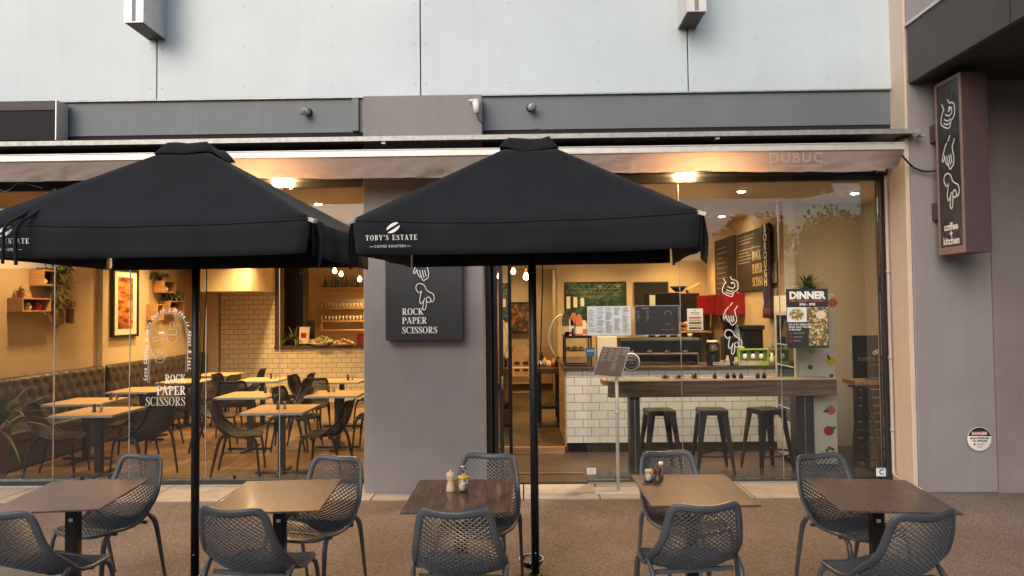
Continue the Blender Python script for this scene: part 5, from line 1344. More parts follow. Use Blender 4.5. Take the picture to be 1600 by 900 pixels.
# cake display with bags
c0_, c1_ = W(882, 550, YC+.1), W(925, 550, YC+.1); zc0_ = zk; zc1_ = W(900, 526, YC+.1).z
o = thing('display_case', 'black framed glass cake case on the left end of the counter', 'display case', (c0_.x, YC+.1, zk))
w_ = c1_.x-c0_.x; h_ = zc1_-zk; f = mb('black')
for x in (0, w_-.02):
    for y in (0, .38): f.box(x, x+.02, y, y+.02, 0, h_)
for z in (0, h_-.02):
    for y in (0, .38): f.box(.0205, w_-.0205, y, y+.02, z, z+.02)
    for x in (0, w_-.02): f.box(x, x+.02, .0205, .3795, z, z+.02)
f.build('frame', o); mb('glassclear').box(.02, w_-.02, .004, .010, .02, h_-.02).build('glass', o); mb('stainless').box(.021, w_-.021, .021, .379, h_*.5, h_*.5+.008).build('shelf', o); mb('black').box(.0, w_, .0, .4, h_+.001, h_+.012).build('top_panel', o)
for i, x in enumerate((.06, .15, .24)):
    mb('pastry').lathe([(.035, 0), (.045, .02), (.02, .05)], (c0_.x+x, YC+.28, zk+h_*.5+.009), 10)
    oo = mb('pastry').lathe([(.035, 0), (.045, .02), (.02, .05)], (c0_.x+x, YC+.3, zk+h_*.5+.0085), 10).build('muffin'); tag(oo, 'small golden muffin on the shelf of the cake case', 'muffin', 'muffins in the cake case')
ztop_ = zk+h_+.0125
for i, (px, m_, m2, hh) in enumerate(((884, 'walnut', 'kraft', .30), (891, 'ceramic', 'kraft', .22), (888, 'ceramic', 'redv', .12), (897, 'orange', 'ceramic', .30), (905, 'orange', 'ceramic', .28), (912, 'ceramic', 'orange', .20))):
    p = W(px, 520, YC+.15+.06*(i % 2)); oo = thing('coffee_bag', ['dark brown pouch at the left end on the cake case', 'cream pouch second from left on the cake case', 'small cream packet with red mark on the cake case', 'tall orange and cream coffee bag on the cake case', 'orange coffee bag next to the white menu', 'short cream bag nearest the white menu on the cake case'][i], 'coffee bag', (p.x, p.y, ztop_), 0, 'coffee bags on the cake case')
    g = mb(m_).prism([(-.045, 0, .0), (.045, 0, 0), (.045, 0, hh*.75), (.02, 0, hh), (-.02, 0, hh), (-.045, 0, hh*.75)], (0, .05, 0)); g.use(m2).box(-.046, .046, -.003, -.0005, .02, hh*.42); g.build('bag', oo)
# curved grey frame beside trolley (mirror / lamp bow)
oo = mb('greymetal').tube(smooth2([tuple(W(*p, YC+1.3)) for p in ((866, 556), (858, 535), (860, 515), (868, 498), (878, 492))], 4), .016, 8).build('coat_rail'); tag(oo, 'bent grey metal rail at the left end of the counter', 'rail')
# espresso machine, ovens, cabinet
def blockthing(name, px0, px1, pyt, pyb, Y, dep, m, label, cat, zfloor=None, bev=.01):
    a = W(px0, pyb, Y); b = W(px1, pyt, Y); z0 = zfloor if zfloor is not None else a.z
    o = thing(name, label, cat, ((a.x+b.x)/2, Y, z0)); w2 = (b.x-a.x)/2; h = b.z-z0
    mb(m).box(-w2, w2, 0, dep, 0, h).build('body', o, bevel=bev); return o, w2, h
o, w2, h = blockthing('espresso_machine', 968, 1096, 528, 574, YC+.30, .40, 'black', 'long black espresso machine on the counter behind the menus', 'coffee machine', zk+.03, .03)
mb('stainless').box(-w2+.06, w2-.06, -.012, -.001, h*.30, h*.34).box(-w2+.04, -w2+.06, -.012, -.001, .0, h*.34).box(w2-.06, w2-.04, -.012, -.001, 0, h*.34).build('front_rail', o); mb('oak').box(-w2+.06, w2-.06, -.05, -.02, h*.36, h*.40).build('wood_bar', o)
for i in range(4):
    x = -w2+.16+i*.24; mb('blackflat').bar((x, -.01, h*.55), (x, -.10, h*.58), .03).build('handle', o); mb('stainless').lathe([(.035, h*.42), (.035, h*.5)], (x, .0, 0), 14).build('group_head', o)
for x in (-w2+.05, w2-.05): mb('stainless').lathe([(.02, -.03), (.02, -.001)], (x, .1, 0), 10).build('foot', o)
for i in range(5):
    px = 1010+i*17; p = W(px, 528, YC+.5); oo = mb('ceramic').lathe([(.02, 0), (.035, .05), (.033, .05), (.018, .006)], (p.x, YC+.5, zk+.03+h+.001), 14).build('cup'); tag(oo, 'white cup lined up on top of the espresso machine', 'cup', 'cups on the espresso machine')
zb1_ = W(1050, 578, 12.4).z
o, w2, h = blockthing('back_bench', 985, 1098, 560, 700, 12.5, .65, 'walnut', 'dark back bench under the ovens', 'bench', 0.003)
zbb = .003+h
o, w2, h = blockthing('oven', 1016, 1062, 457, 530, 12.55, .5, 'black', 'black counter oven with pale strip beside the back wall panel', 'oven', None)
mb('pale_blue').box(-w2+.0, -w2+.10, -.006, -.001, h*.55, h*.95).use('red').box(w2-.30, w2-.16, -.006, -.001, h*.42, h*.62).use('grey').box(-w2+.15, w2-.05, -.008, -.001, h*.30, h*.32).build('front_panel', o)
mb('black').box(-w2-.05, w2+.05, .0, .5, -.03, -.001).box(-w2-.02, w2+.02, .05, .45, -h*.0-.55, -.031).build('stand', o)
o, w2, h = blockthing('oven', 1063, 1093, 458, 560, 12.62, .5, 'blackflat', 'tall black cabinet next to the red wall cabinet', 'cabinet', None); mb('grey').box(-w2+.03, w2-.03, -.006, -.001, h*.5, h*.52).build('handle', o)
p = W(1060, 457, 12.8); o = mb('black').lathe([(.06, 0), (.16, .10), (.15, .10), (.05, .01)], (p.x, 12.8, p.z+.01), 18).use('yellow').lathe([(.11, .085), (.12, .10)], (p.x, 12.8, p.z+.01), 14).build('mixing_bowl'); tag(o, 'dark bowl with yellow contents on top of the ovens', 'bowl')
o = mb('kraft').box(p.x+.16, p.x+.44, 12.75, 12.95, p.z+.01, p.z+.12, Euler((0, R(-28), 0)).to_matrix()).build('carton', bevel=.004); tag(o, 'tilted brown carton lying on the ovens', 'box')
# red cabinet on the right side wall
b = WX(1132, 492, XS-.32); t_ = WX(1132, 459, XS-.32)
o = thing('wall_cabinet', 'glossy red cabinet on the side wall below the chalk boards', 'cabinet', (XS-.001, b.y, 1.70))
zr0 = b.z; zr1 = t_.z; o.location.z = zr0; Lr = 12.75-b.y
mb('red').box(-.32, 0, 0, Lr, 0, zr1-zr0).build('body', o, bevel=.004)
dv = mb('redv')
for k in range(1, 5): dv.box(-.327, -.3205, Lr*k/5-.012, Lr*k/5+.012, .01, zr1-zr0-.01)
dv.build('door_edges', o)
# chalk boards on side wall
def side_board(px0, px1, pyt, pyb, label):
    Xb = XS-.03; a = WX(px1, pyb, Xb); b = WX(px0, (pyb+pyt)/2, Xb); t = WX(px1, pyt, Xb)
    o = thing('chalk_board', label, 'board', (Xb, a.y, a.z), 0, 'chalk boards on the side wall'); Ly = b.y-a.y; H_ = t.z-a.z
    mb('board').box(0, .025, 0, Ly, 0, H_).build('board', o, bevel=.002)
    return o, Ly, H_
o, Ly, H_ = side_board(1151, 1205, 349, 452, 'large chalk board reading ROCK PAPER SCISSORS on the side wall')
pl = Plane((0, Ly, 0), (0, -1, 0), (0, 0, 1)); tx = mb('chalk_w'); Hh = H_
sz = .15
for i, wd in enumerate(('ROCK', 'PAPER', 'SCISSORS')): serif(tx, pl, wd, Ly*.50, H_*.05+.40-i*.19, sz*.87, .95)
tx.use('chalk'); random.seed(9)
for i in range(9):
    yy = H_*(.92-.055*i); put_rect(tx, pl, .10, yy, .10+Ly*(.35+.4*random.random()), yy+.010) if i not in (3,) else None
tx.build('chalk_writing', o)
o, Ly, H_ = side_board(1117, 1149, 366, 470, 'far chalk board with faint writing on the side wall')
pl = Plane((0, Ly, 0), (0, -1, 0), (0, 0, 1)); tx = mb('chalk')
for i in range(9): yy = H_*(.85-.08*i); put_rect(tx, pl, .15, yy, .15+Ly*(.3+.35*random.random()), yy+.010)
tx.build('chalk_writing', o)
# scarf
Xs = XS-.10; a = WX(1196, 350, Xs); b = WX(1200, 497, Xs); sy = (a.y+b.y)/2
o = thing('scarf', 'navy and maroon football scarf with white letters hanging by the chalk board', 'scarf', (Xs, sy, b.z)); Hs = a.z-b.z
g = mb('navy'); g.smooth = True
g.add([(0.01*math.sin(q*3), -.17+.0*q, Hs*q/12) for q in range(13)]+[(.01*math.sin(q*3+1), .16, Hs*q/12) for q in range(13)], [(i, i+1, 14+i, 13+i) for i in range(12)])
g.use('maroon').add([(-.003+.01*math.sin(q*3), -.08, Hs*q/12*1.0) for q in range(13)]+[(-.003+.01*math.sin(q*3+1), -.15, Hs*q/12) for q in range(13)], [(i, i+1, 14+i, 13+i) for i in range(12)])
g.add([(-.006, -.17, 0), (-.006, .16, 0), (-.006, .16, Hs*.10), (-.006, -.17, Hs*.10)], [(0, 1, 2, 3)])
cl = g.build('cloth', o); sd2 = cl.modifiers.new('solid', 'SOLIDIFY'); sd2.thickness = .006
pl = Plane((-.016, .0, 0), (0, -1, 0), (0, 0, 1)); tx = mb('decal')
for i, chh in enumerate('BOROUGH'): put_text(tx, pl, chh, .0, Hs*.95-i*Hs*.095, .15, bold=.006, sx=1.1)
tx.build('lettering', o)
for i, py in enumerate((442, 482, 520)):
    a = WX(1211, py, XS-.05); o = mb('mill').box(XS-.05, XS-.035, a.y-.03, a.y+.20, a.z, a.z+.27).use('stainless').box(XS-.056, XS-.0505, a.y+.04, a.y+.13, a.z+.23, a.z+.26).build('clipboard', bevel=.002)
    tag(o, ['topmost', 'middle', 'lowest'][i]+' pale wooden clipboard hanging at the wall end', 'clipboard', 'clipboards at the wall end')
# grinder hopper, bins, cups, jar, green pack, plant on the counter
p = W(1140, 570, YC+.5); o = thing('coffee_grinder', 'coffee grinder with bean filled hopper on the counter', 'coffee grinder', (p.x, YC+.5, zk))
mb('black').box(-.09, .09, -.12, .12, 0, .36).build('body', o, bevel=.02); mb('walnut').lathe([(.05, .40), (.10, .56), (.095, .56)], (0, 0, 0), 18).build('beans', o); mb('glassclear').lathe([(.055, .36), (.125, .62), (.13, .64)], (0, 0, 0), 18).build('hopper', o); mb('blackflat').lathe([(.135, .641), (.13, .66)], (0, 0, 0), 18).build('lid', o)
p = W(1174, 570, YC+.55); o = thing('bin', 'black lidded bin at the right end of the counter', 'bin', (p.x, YC+.55, zk)); hb_ = W(1174, 515, YC+.55).z-zk
mb('black').box(-.13, .13, -.12, .12, 0, hb_).build('body', o, bevel=.01); mb('blackflat').box(-.15, .15, -.14, .14, hb_+.001, hb_+.06).build('lid', o, bevel=.01)
p = W(1151, 512, YC+.6); o = mb('greymetal').box(p.x-.09, p.x+.06, YC+.6, YC+.75, zk, p.z+.03).build('napkin_box', bevel=.01); tag(o, 'grey metal box behind the coffee grinder', 'box')
p = W(1114, 570, YC+.12); o = thing('glass_jar', 'tall glass jar with cork top standing on the counter', 'jar', (p.x, YC+.12, zk)); hj = W(1114, 532, YC+.12).z-zk
mb('glassclear').lathe([(.075, 0), (.09, .03), (.09, hj*.8), (.07, hj*.92)], (0, 0, 0), 18).build('glass', o); mb('walnut').lathe([(.07, .01), (.083, .03), (.083, hj*.6)], (0, 0, 0), 16).build('contents', o); mb('ceramic').lathe([(.075, hj*.92), (.075, hj)], (0, 0, 0), 16).build('lid', o)
pa, pb_ = W(1155, 571, YC+.05), W(1201, 545, YC+.05); o = thing('gift_pack', 'lime green carton holding three small labelled bottles on the counter', 'box', ((pa.x+pb_.x)/2, YC+.05, zk)); wg = (pb_.x-pa.x)/2; hg2 = pb_.z-zk
g = mb('green').box(-wg, wg, 0, .08, 0, hg2*.22).box(-wg, wg, .07, .085, hg2*.22, hg2).box(-wg, wg, 0, .0695, hg2*.93, hg2).box(-wg, -wg+.015, 0, .0695, hg2*.221, hg2*.929).box(wg-.015, wg, 0, .0695, hg2*.221, hg2*.929).lathe([(.035, -.005), (.035, .01)], (-wg+.05, .02, hg2), 16, 'Y'); g.build('carton', o)
for i in range(3):
    bb = mb('white').lathe([(.028, hg2*.225), (.03, hg2*.6), (.02, hg2*.7)], ((i-1)*.105, .035, 0), 14).use('redv').lathe([(.031, hg2*.3), (.031, hg2*.42)], ((i-1)*.105, .035, 0), 14).use('blackflat').lathe([(.02, hg2*.7), (.02, hg2*.85)], ((i-1)*.105, .035, 0), 14); bb.build('bottle', o)
for i, (px, m_, h_) in enumerate(((1137, 'kraft', .13), (1150, 'kraft', .11), (1143, 'blackflat', .17), (1206, 'ceramic', .16))):
    p = W(px, 570, YC+.06); o = mb(m_).lathe([(.028, 0), (.033, h_*.6), (.016, h_*.75), (.016, h_)], (p.x, YC+.06-.02*(i == 2), zk), 12).build('small_bottle'); tag(o, ['kraft labelled bottle left of the dark sauce bottle', 'kraft labelled bottle right of the dark sauce bottle', 'dark sauce bottle standing between two kraft bottles', 'pale carton at the right end of the counter'][i], 'bottle')
bushy((W(1196, 560, YC+.3).x, YC+.3, zk), 'leafy green plant behind the lime green carton', 'blackflat', .16, 130, .05, 0, 'leaf', .06, .12, 15)
for i in range(7):
    p = W(1066+((i*7) % 20), 512-(i//3)*6, 12.0)
o = thing('bread_shelf', 'small wooden shelf with bread rolls behind the green poster', 'shelf', (W(1072, 517, 12.0).x, 12.0, W(1072, 518, 12.0).z)); mb('oak').box(-.16, .45, 0, .3, -.02, 0).build('board', o)
for i in range(6): mb('pastry').lathe([(.02, -.06), (.05, 0), (.02, .06)], (-.1+(i % 3)*.13, .1, .045+(i//3)*.08), 10, 'X').build('bread_roll', o)
p = W(950, 545, YC+.2); o = mb('ceramic').box(p.x-.14, p.x+.12, YC+.2, YC+.4, zk, W(950, 526, YC+.2).z).build('paper_box', bevel=.004); tag(o, 'cream box on the counter above the tilted menu board', 'box')

# bar table and stools
YBt = 7.86
xb0, xb1 = W(951, 600, YBt).x, W(1308, 600, YBt).x; zb_t = W(1130, 594, YBt).z; zb_b = W(1130, 620, YBt).z
bt = thing('bar_table', 'long high table with thick weathered timber top inside the right window', 'table', ((xb0+xb1)/2, YBt, 0))
part(mb('timber').box(xb0, xb1, YBt, YBt+.10, zb_b, zb_t).box(xb0+.0, xb1, YBt+.101, YBt+.32, zb_t-.06, zb_t-.001), 'top', bt, .006)
for (p0, p1) in ((984, 1000), (1244, 1272)):
    a, b = W(p0, 650, YBt+.12).x, W(p1, 650, YBt+.12).x
    part(mb('frame').box(a, b, YBt+.12, YBt+.30, .004, zb_t-.061).use('galv').box((a+b)/2-.004, (a+b)/2+.004, YBt+.117, YBt+.1195, .02, zb_b), 'leg', bt, .004)
part(mb('oak').box(xb0-.05, xb0-.001, YBt+.12, YBt+.4, zb_t-.06, zb_t-.003), 'end_board', bt, .003)
def bar_stool(label):
    o = thing('bar_stool', label, 'stool', (0, 0, 0), 0, 'black metal bar stools at the window table'); hz = .70; t = .155; bq = .215
    g = mb('black'); g.prism([(x, y, hz-.012) for x, y in [(-t+.02, -t), (t-.02, -t), (t, -t+.02), (t, t-.02), (t-.02, t), (-t+.02, t), (-t, t-.02), (-t, -t+.02)]], (0, 0, .012))
    for (x0, x1, y0, y1) in ((-t, t, -t-.002, -t+.006), (-t, t, t-.006, t+.002), (-t-.002, -t+.006, -t+.007, t-.007), (t-.006, t+.002, -t+.007, t-.007)): g.box(x0, x1, y0, y1, hz-.055, hz-.013)
    g.use('blackflat').box(-.035, .035, -.012, .012, hz+.0005, hz+.001); g.build('seat', o, bevel=.003)
    for sx in (-1, 1):
        for sy in (-1, 1):
            l = mb('black'); vs = []
            for (z, c_, w_) in ((hz-.03, t-.004, .075), (hz*.5, t+.028, .052), (0, bq, .03)):
                vs += [(sx*c_, sy*c_, z), (sx*(c_-w_), sy*c_, z), (sx*(c_-w_), sy*(c_-.006), z), (sx*(c_-.006), sy*(c_-.006), z), (sx*(c_-.006), sy*(c_-w_), z), (sx*c_, sy*(c_-w_), z)]
            fs = [(i, (i+1) % 6, 6+(i+1) % 6, 6+i) for i in range(6)]+[(6+i, 6+(i+1) % 6, 12+(i+1) % 6, 12+i) for i in range(6)]+[(0, 1, 2, 3), (0, 3, 4, 5), (12, 13, 14, 15), (12, 15, 16, 17)]
            l.add(vs, fs).build('leg', o)
    f = mb('black'); c_ = bq-.045; z = .22
    f.bar((-c_, -c_, z), (c_, c_, z), .008, .022); f.bar((-c_, c_, z+.024), (c_, -c_, z+.024), .008, .022)
    for s_ in (-1, 1): f.bar((-c_, s_*(c_+.005), z-.03), (c_, s_*(c_+.005), z-.03), .012, .016)
    f.build('foot_rest', o); return o
st = bar_stool('')
for i, (px, r_, lb) in enumerate(((1030, 3, 'black metal bar stool nearest the left leg of the timber table'), (1112, -4, 'black metal bar stool in the middle under the timber table'), (1197, 14, 'black metal bar stool nearest the right leg of the timber table'))):
    x = W(px, 650, 8.12).x
    if i == 0: st.location = (x, 8.12, .003); st.rotation_euler = (0, 0, R(r_)); st['label'] = lb
    else: copy_thing(st, (x, 8.12, .003), R(r_), lb)
# little bottles and succulents on the bar table
for i, px in enumerate((1117, 1137, 1147, 1158, 1184, 1194)):
    p = W(px, 594, YBt+.2); o = mb('black').lathe([(.022, 0), (.026, .02), (.022, .035), (.010, .045), (.013, .06)], (p.x, YBt+.2, zb_t), 12).build('sauce_bottle'); tag(o, 'tiny dark bottle in the line on the timber bar table', 'bottle', 'tiny bottles on the bar table')
for i, px in enumerate((1040, 1062, 1086)):
    p = W(px, 594, YBt+.2); spiky((p.x, YBt+.2, zb_t), ['pale succulent furthest left on the timber bar table', 'pale succulent between two others on the timber bar table', 'pale succulent nearest the tiny bottles on the bar table'][i], None, .09, .13, 26, .022, 'leaf_l', .3, .04, .01, 20+i)
# fridge
Yf = 8.15; fx0, fx1 = W(1244, 600, Yf).x, W(1307, 600, Yf).x; zf = W(1280, 460, Yf).z
fr = thing('drinks_fridge', 'white upright drinks fridge with fruit stickers on its side', 'fridge', ((fx0+fx1)/2, Yf, .003))
part(mb('fridge').box(fx0+.03, fx1, Yf, Yf+.66, .06, zf), 'cabinet', fr, .01); part(mb('blackflat').box(fx0+.05, fx1-.02, Yf+.03, Yf+.62, .004, .059), 'plinth', fr)
dr_ = mb('alum')
for (y0, y1, z0, z1) in ((Yf, Yf+.05, .08, zf-.2), (Yf+.61, Yf+.66, .08, zf-.2), (Yf+.051, Yf+.609, .08, .5), (Yf+.051, Yf+.609, zf-.24, zf-.2)): dr_.box(fx0, fx0+.028, y0, y1, z0, z1)
d_ = part(dr_, 'door', fr, .003); part(mb('carglass').box(fx0+.008, fx0+.02, Yf+.051, Yf+.609, .501, zf-.241), 'glass', d_); part(mb('ceramic').box(fx0, fx0+.028, Yf, Yf+.66, zf-.199, zf-.002), 'top_sign', fr)
dv = MB()
for z in (.65, .9, 1.15, 1.4): dv.use('greymetal').box(fx0-.001, fx0+.007, Yf+.06, Yf+.60, z, z+.012)
part(dv, 'shelf_edges', fr)
pl = Plane((0, Yf, 0)); s = MB()
def FP(px, py): p = W(px, py, Yf); return p.x, p.z
def fruit(px, py, r, m, leafc=None, la=0):
    a, b = FP(px, py); s.use(m); put_ell(s, pl, a, b, r, r*.95)
    if leafc: s.use(leafc); put_ell(s, pl, a+r*1.0*math.cos(la), b+r*1.0*math.sin(la), r*.62, r*.28, la)
fruit(1301, 473, .055, 'orange'); fruit(1298, 565, .055, mat('lemon print', (.62, .5, .03)), 'leaf', 2.0); fruit(1298, 641, .055, mat('peach print', (.55, .12, .08)), 'leaf', 3.3); fruit(1295, 673, .058, 'redv', 'leaf', .5)
fruit(1266, 574, .028, 'leaf'); fruit(1299, 587, .025, 'redv'); fruit(1296, 700, .022, 'leaf'); fruit(1301, 702, .018, 'blackflat'); fruit(1292, 704, .018, 'blackflat'); fruit(1268, 547, .045, 'green'); fruit(1284, 708, .03, 'pastry')
a, b = FP(1285, 468); 
s.use('grey'); a, b = FP(1278, 626); put_rect(s, pl, a-.04, b-.003, a+.03, b+.003)
part(s, 'fruit_sticker', fr)
spiky((W(1262, 450, Yf+.2).x, Yf+.2, zf), 'spiky dark leaved plant on top of the drinks fridge', 'blackflat', .30, .30, 130, .013, 'leaf', .6, .09, .09, 31)
oo = mb('grey').tube([tuple(W(*p, 9.45)) for p in ((1219, 352), (1232, 400), (1243, 440))], .005, 5).build('cable'); tag(oo, 'thin grey cable slanting down the pale wall above the fridge plant', 'cable')
# wall ledge, black board and corner stool at the right end
Yl = 8.55
o = thing('black_panel', "black board with white coffee bean and TOBY'S ESTATE lettering in the right corner", 'board', (W(1360, 600, Yl).x, Yl, W(1360, 600, Yl).z))
hb2 = W(1360, 524, Yl).z-o.location.z; wx0 = W(1333, 560, Yl).x-o.location.x
mb('hang').box(wx0, .72, 0, .02, 0, hb2).build('board', o, bevel=.003)
pl = Plane((0, 0, 0)); t = mb('decal')
def BP(px, py): p = W(px, py, Yl); return p.x-o.location.x, p.z-o.location.z
a, b = BP(1369, 550); put_ell(t, pl, a, b, .052, .027, .5); a, b = BP(1340, 564); t.use('decal_d'); serif(t, pl, "TOBY'S ESTATE", a, b, .042, 1.0, 0, .2); put_text(t, pl, 'COFFEE ROASTERS', a+.30, b-.05, .03, spacing=1.3)
t.use('hang'); a, b = BP(1369, 550); put_line(t, Plane((0, -.003, 0)), [(a-.05, b-.03), (a+.05, b+.03)], .005)
t.build('lettering', o)
o = thing('side_table', 'narrow oak topped high table in the right corner', 'table', (W(1350, 600, 8.2).x, 8.2, .003)); zt_ = W(1350, 594, 8.2).z
mb('oak').box(-.16, .55, -.12, .2, zt_-.045, zt_).build('top', o, bevel=.003); mb('black').box(.0, .05, .0, .05, 0, zt_-.046).build('leg', o); mb('black').box(.45, .5, .0, .05, 0, zt_-.046).build('leg', o)
o = mb('blue').box(W(1358, 590, 8.2).x, W(1385, 590, 8.2).x, 8.16, 8.3, zt_+.0035, zt_+.02).build('folded_cloth', bevel=.004); tag(o, 'blue folded cloth on the narrow corner table', 'cloth')
o = thing('ladder_stool', 'tall dark slatted stool folded in the right corner', 'stool', (W(1343, 700, 7.95).x, 7.95, .003))
g = mb('black')
g.bar((-.10, -.05, 0), (.02, .05, .93), .035, .03); g.bar((.20, -.05, 0), (.14, .05, .93), .035, .03)
for z in (.15, .32, .5, .66, .78): g.bar((-.08+z*.12, -.03, z), (.19-z*.05, -.03, z+.0), .012, .03)
g.box(-.04, .2, -.06, .16, .94, .96)
g.build('frame', o)
o = thing('storage_crate', 'dark slatted crate standing against the corner wall behind the stool', 'crate', (W(1372, 700, 8.9).x, 8.9, .003))
g = mb('walnut')
for i in range(9): g.box(-.25, .35, 0, .02, .02+i*.10, .105+i*.10)
g.box(-.27, -.251, -.01, .05, 0, .95); g.build('slats', o)

# ---- posters and stickers on the right window
YS = YG-.0065
def poster(px0, px1, pyt, pyb, m, label, cat='poster', border=None, name='window_poster'):
    a = W(px0, pyb, YS); b = W(px1, pyt, YS); o = thing(name, label, cat, (a.x, YS, a.z)); w_, h_ = b.x-a.x, b.z-a.z
    g = MB()
    if border: g.use(border).box(-.008, w_+.008, -.003, -.0003, -.008, h_+.008).use(m).box(0, w_, -.005, -.0032, 0, h_)
    else: g.use(m).box(0, w_, -.005, -.0003, 0, h_)
    g.build('sheet', o); return o, w_, h_, Plane((0, -.005, 0), lift=.001)
o, w_, h_, pl = poster(918, 985, 478, 524, 'pale_blue', 'white menu sheet with five columns of small print on the right window'); t = mb('grey'); rnd = random.Random(2)
for c in range(5):
    for r in range(26):
        if rnd.random() < .88: x = w_*(.03+.195*c); y = h_*(.95-.034*r); put_rect(t, pl, x, y-.0035, x+w_*(.09+.08*rnd.random()), y)
t.build('small_print', o)
for dx in (.02, w_-.02): mb('brass').lathe([(.01, -.008), (.008, -.0045)], (dx, 0, h_-.01), 10, 'Y').build('suction_cup', o)
o, w_, h_, pl = poster(993, 1060, 478, 523, 'hang', 'charcoal menu sheet in a thin grey frame on the right window', border='galv'); t = mb('chalk')
for r in range(8): put_rect(t, pl, w_*.03, h_*(.82-.045*r), w_*(.06+.06*rnd.random()), h_*(.83-.045*r)); put_rect(t, pl, w_*.25, h_*(.82-.045*r), w_*(.29+.04*rnd.random()), h_*(.83-.045*r))
put_line(t, pl, [(w_*.75+.035*math.cos(R(q)), h_*.72+.035*math.sin(R(q))) for q in range(-20, 201, 12)], .004); put_rect(t, pl, w_*.16, h_*.91, w_*.32, h_*.93); put_rect(t, pl, w_*.6, h_*.17, w_*.92, h_*.178); put_rect(t, pl, w_*.68, h_*.36, w_*.82, h_*.37)
t.build('small_print', o)
o, w_, h_, pl = poster(1074, 1098, 482, 516, 'offwhite', 'small cream poster with green and brown bars on the right window'); t = mb('leaf')
for k, m_ in enumerate(('orange', 'cork', 'leaf', 'cork', 'leaf')): t.use(m_); put_rect(t, pl, w_*.1, h_*(.53-.12*k), w_*.9, h_*(.53-.12*k)+h_*.085)
t.use('grey'); put_rect(t, pl, w_*.2, h_*.80, w_*.8, h_*.83); put_rect(t, pl, w_*.25, h_*.73, w_*.75, h_*.76); put_ell(t, pl, w_*.5, h_*.92, .008, .008)
t.build('small_print', o)
o, w_, h_, pl = poster(1230, 1293, 451, 544, 'hang', 'black DINNER poster with food photographs on the right window'); t = mb('decal')
put_text(t, pl, 'DINNER', w_*.5, h_*.885, .105, bold=.006, sx=.98); t.use('orange'); put_text(t, pl, 'EVERY THURSDAY TO SATURDAY', w_*.5, h_*.795, .026, sx=.95, bold=.0008); t.use('decal'); put_text(t, pl, '5PM - 9PM', w_*.5, h_*.735, .038, bold=.001)
t.use('pale_blue'); put_rect(t, pl, w_*.01, h_*.44, w_*.48, h_*.69); t.use('meat'); put_rect(t, pl, w_*.49, h_*.44, w_*.99, h_*.69); put_rect(t, pl, w_*.52, h_*.04, w_*.985, h_*.43)
t.use('ceramic'); put_ell(t, pl, w_*.24, h_*.565, .085, .068); put_ell(t, pl, w_*.82, h_*.56, .055, .045); t.use('salad'); put_ell(t, pl, w_*.24, h_*.565, .075, .058); put_ell(t, pl, w_*.7, h_*.34, .07, .05)
t.use('decal')
for i, ln in enumerate(('Join us for delicious', 'dinner every Thursday', 'to Saturday!')): put_text(t, pl, ln, w_*.04, h_*(.40-.042*i), .030, align='LEFT', sx=.9, bold=.0005)
for i in range(3): t.use('redv'); put_rect(t, pl, w_*.06, h_*(.235-.065*i), w_*.11, h_*(.265-.065*i)); t.use('decal_d'); put_rect(t, pl, w_*.15, h_*(.25-.065*i), w_*(.42-.05*i), h_*(.257-.065*i))
t.build('print', o)
o, w_, h_, pl = poster(916, 929, 543, 557, 'blue', 'small blue square sticker on the left edge of the right window', 'sticker', name='window_sticker'); t = mb('decal'); put_text(t, pl, 'OPEN', w_*.5, h_*.62, .030); t.build('lettering', o)
o, w_, h_, pl = poster(917, 931, 731, 741, 'decal', 'small white label low on the left edge of the right window', 'sticker', name='window_sticker'); t = mb('grey')
for k in range(4): put_rect(t, pl, w_*.15, h_*(.2+.18*k), w_*.85, h_*(.24+.18*k))
t.build('small_print', o)
o, w_, h_, pl = poster(1369, 1385, 731, 744, 'pale_blue', 'white sticker with blue letter C in the bottom right window corner', 'sticker', name='window_sticker'); t = mb('blue'); put_text(t, pl, 'C', w_*.5, h_*.48, .075, bold=.003); t.use('grey'); put_rect(t, pl, w_*.1, h_*.88, w_*.9, h_*.94); t.build('lettering', o)
c = W(986, 565, YS); o = thing('window_sticker', 'round dark sticker with pale rim beside the tilted menu board', 'sticker', c); g = MB().use('pale_blue').lathe([(.095, 0), (.095, .002)], (0, 0, 0), 28, 'Y').use('hang').lathe([(.082, .0021), (.082, .003)], (0, 0, 0), 28, 'Y').build('disc', o)
t = mb('decal_d'); pl = Plane((0, -.0042, 0)); put_line(t, pl, [(.06*math.cos(i*.25), .06*math.sin(i*.25)) for i in range(26)], .004); put_text(t, pl, 'BARISTA', 0, .015, .03, sx=.85); put_text(t, pl, 'CUP', 0, -.02, .03); t.build('lettering', o)
# three hands on the right window
p1, p2 = W(1143, 432, YS), W(1143, 552, YS); o = thing('window_decal', 'three white outline hands in a column above coffee lettering on the right window', 'decal', p2)
kk = (p1.z-p2.z)/(4.5*120); t = mb('decal'); pl = Plane((0, -.001, 0)); hands(t, pl, 0, p1.z-p2.z, kk, .0085, 1.0)
put_ell(t, pl, .016*kk/.0015, p1.z-p2.z-48*kk, .013, .006, -.6); t.use('decal_d'); a, b = W(1150, 567, YS).x-p2.x, W(1150, 567, YS).z-p2.z; put_text(t, pl, 'coffee + kitchen', a, b, .075, bold=.002)
t.build('drawing', o)

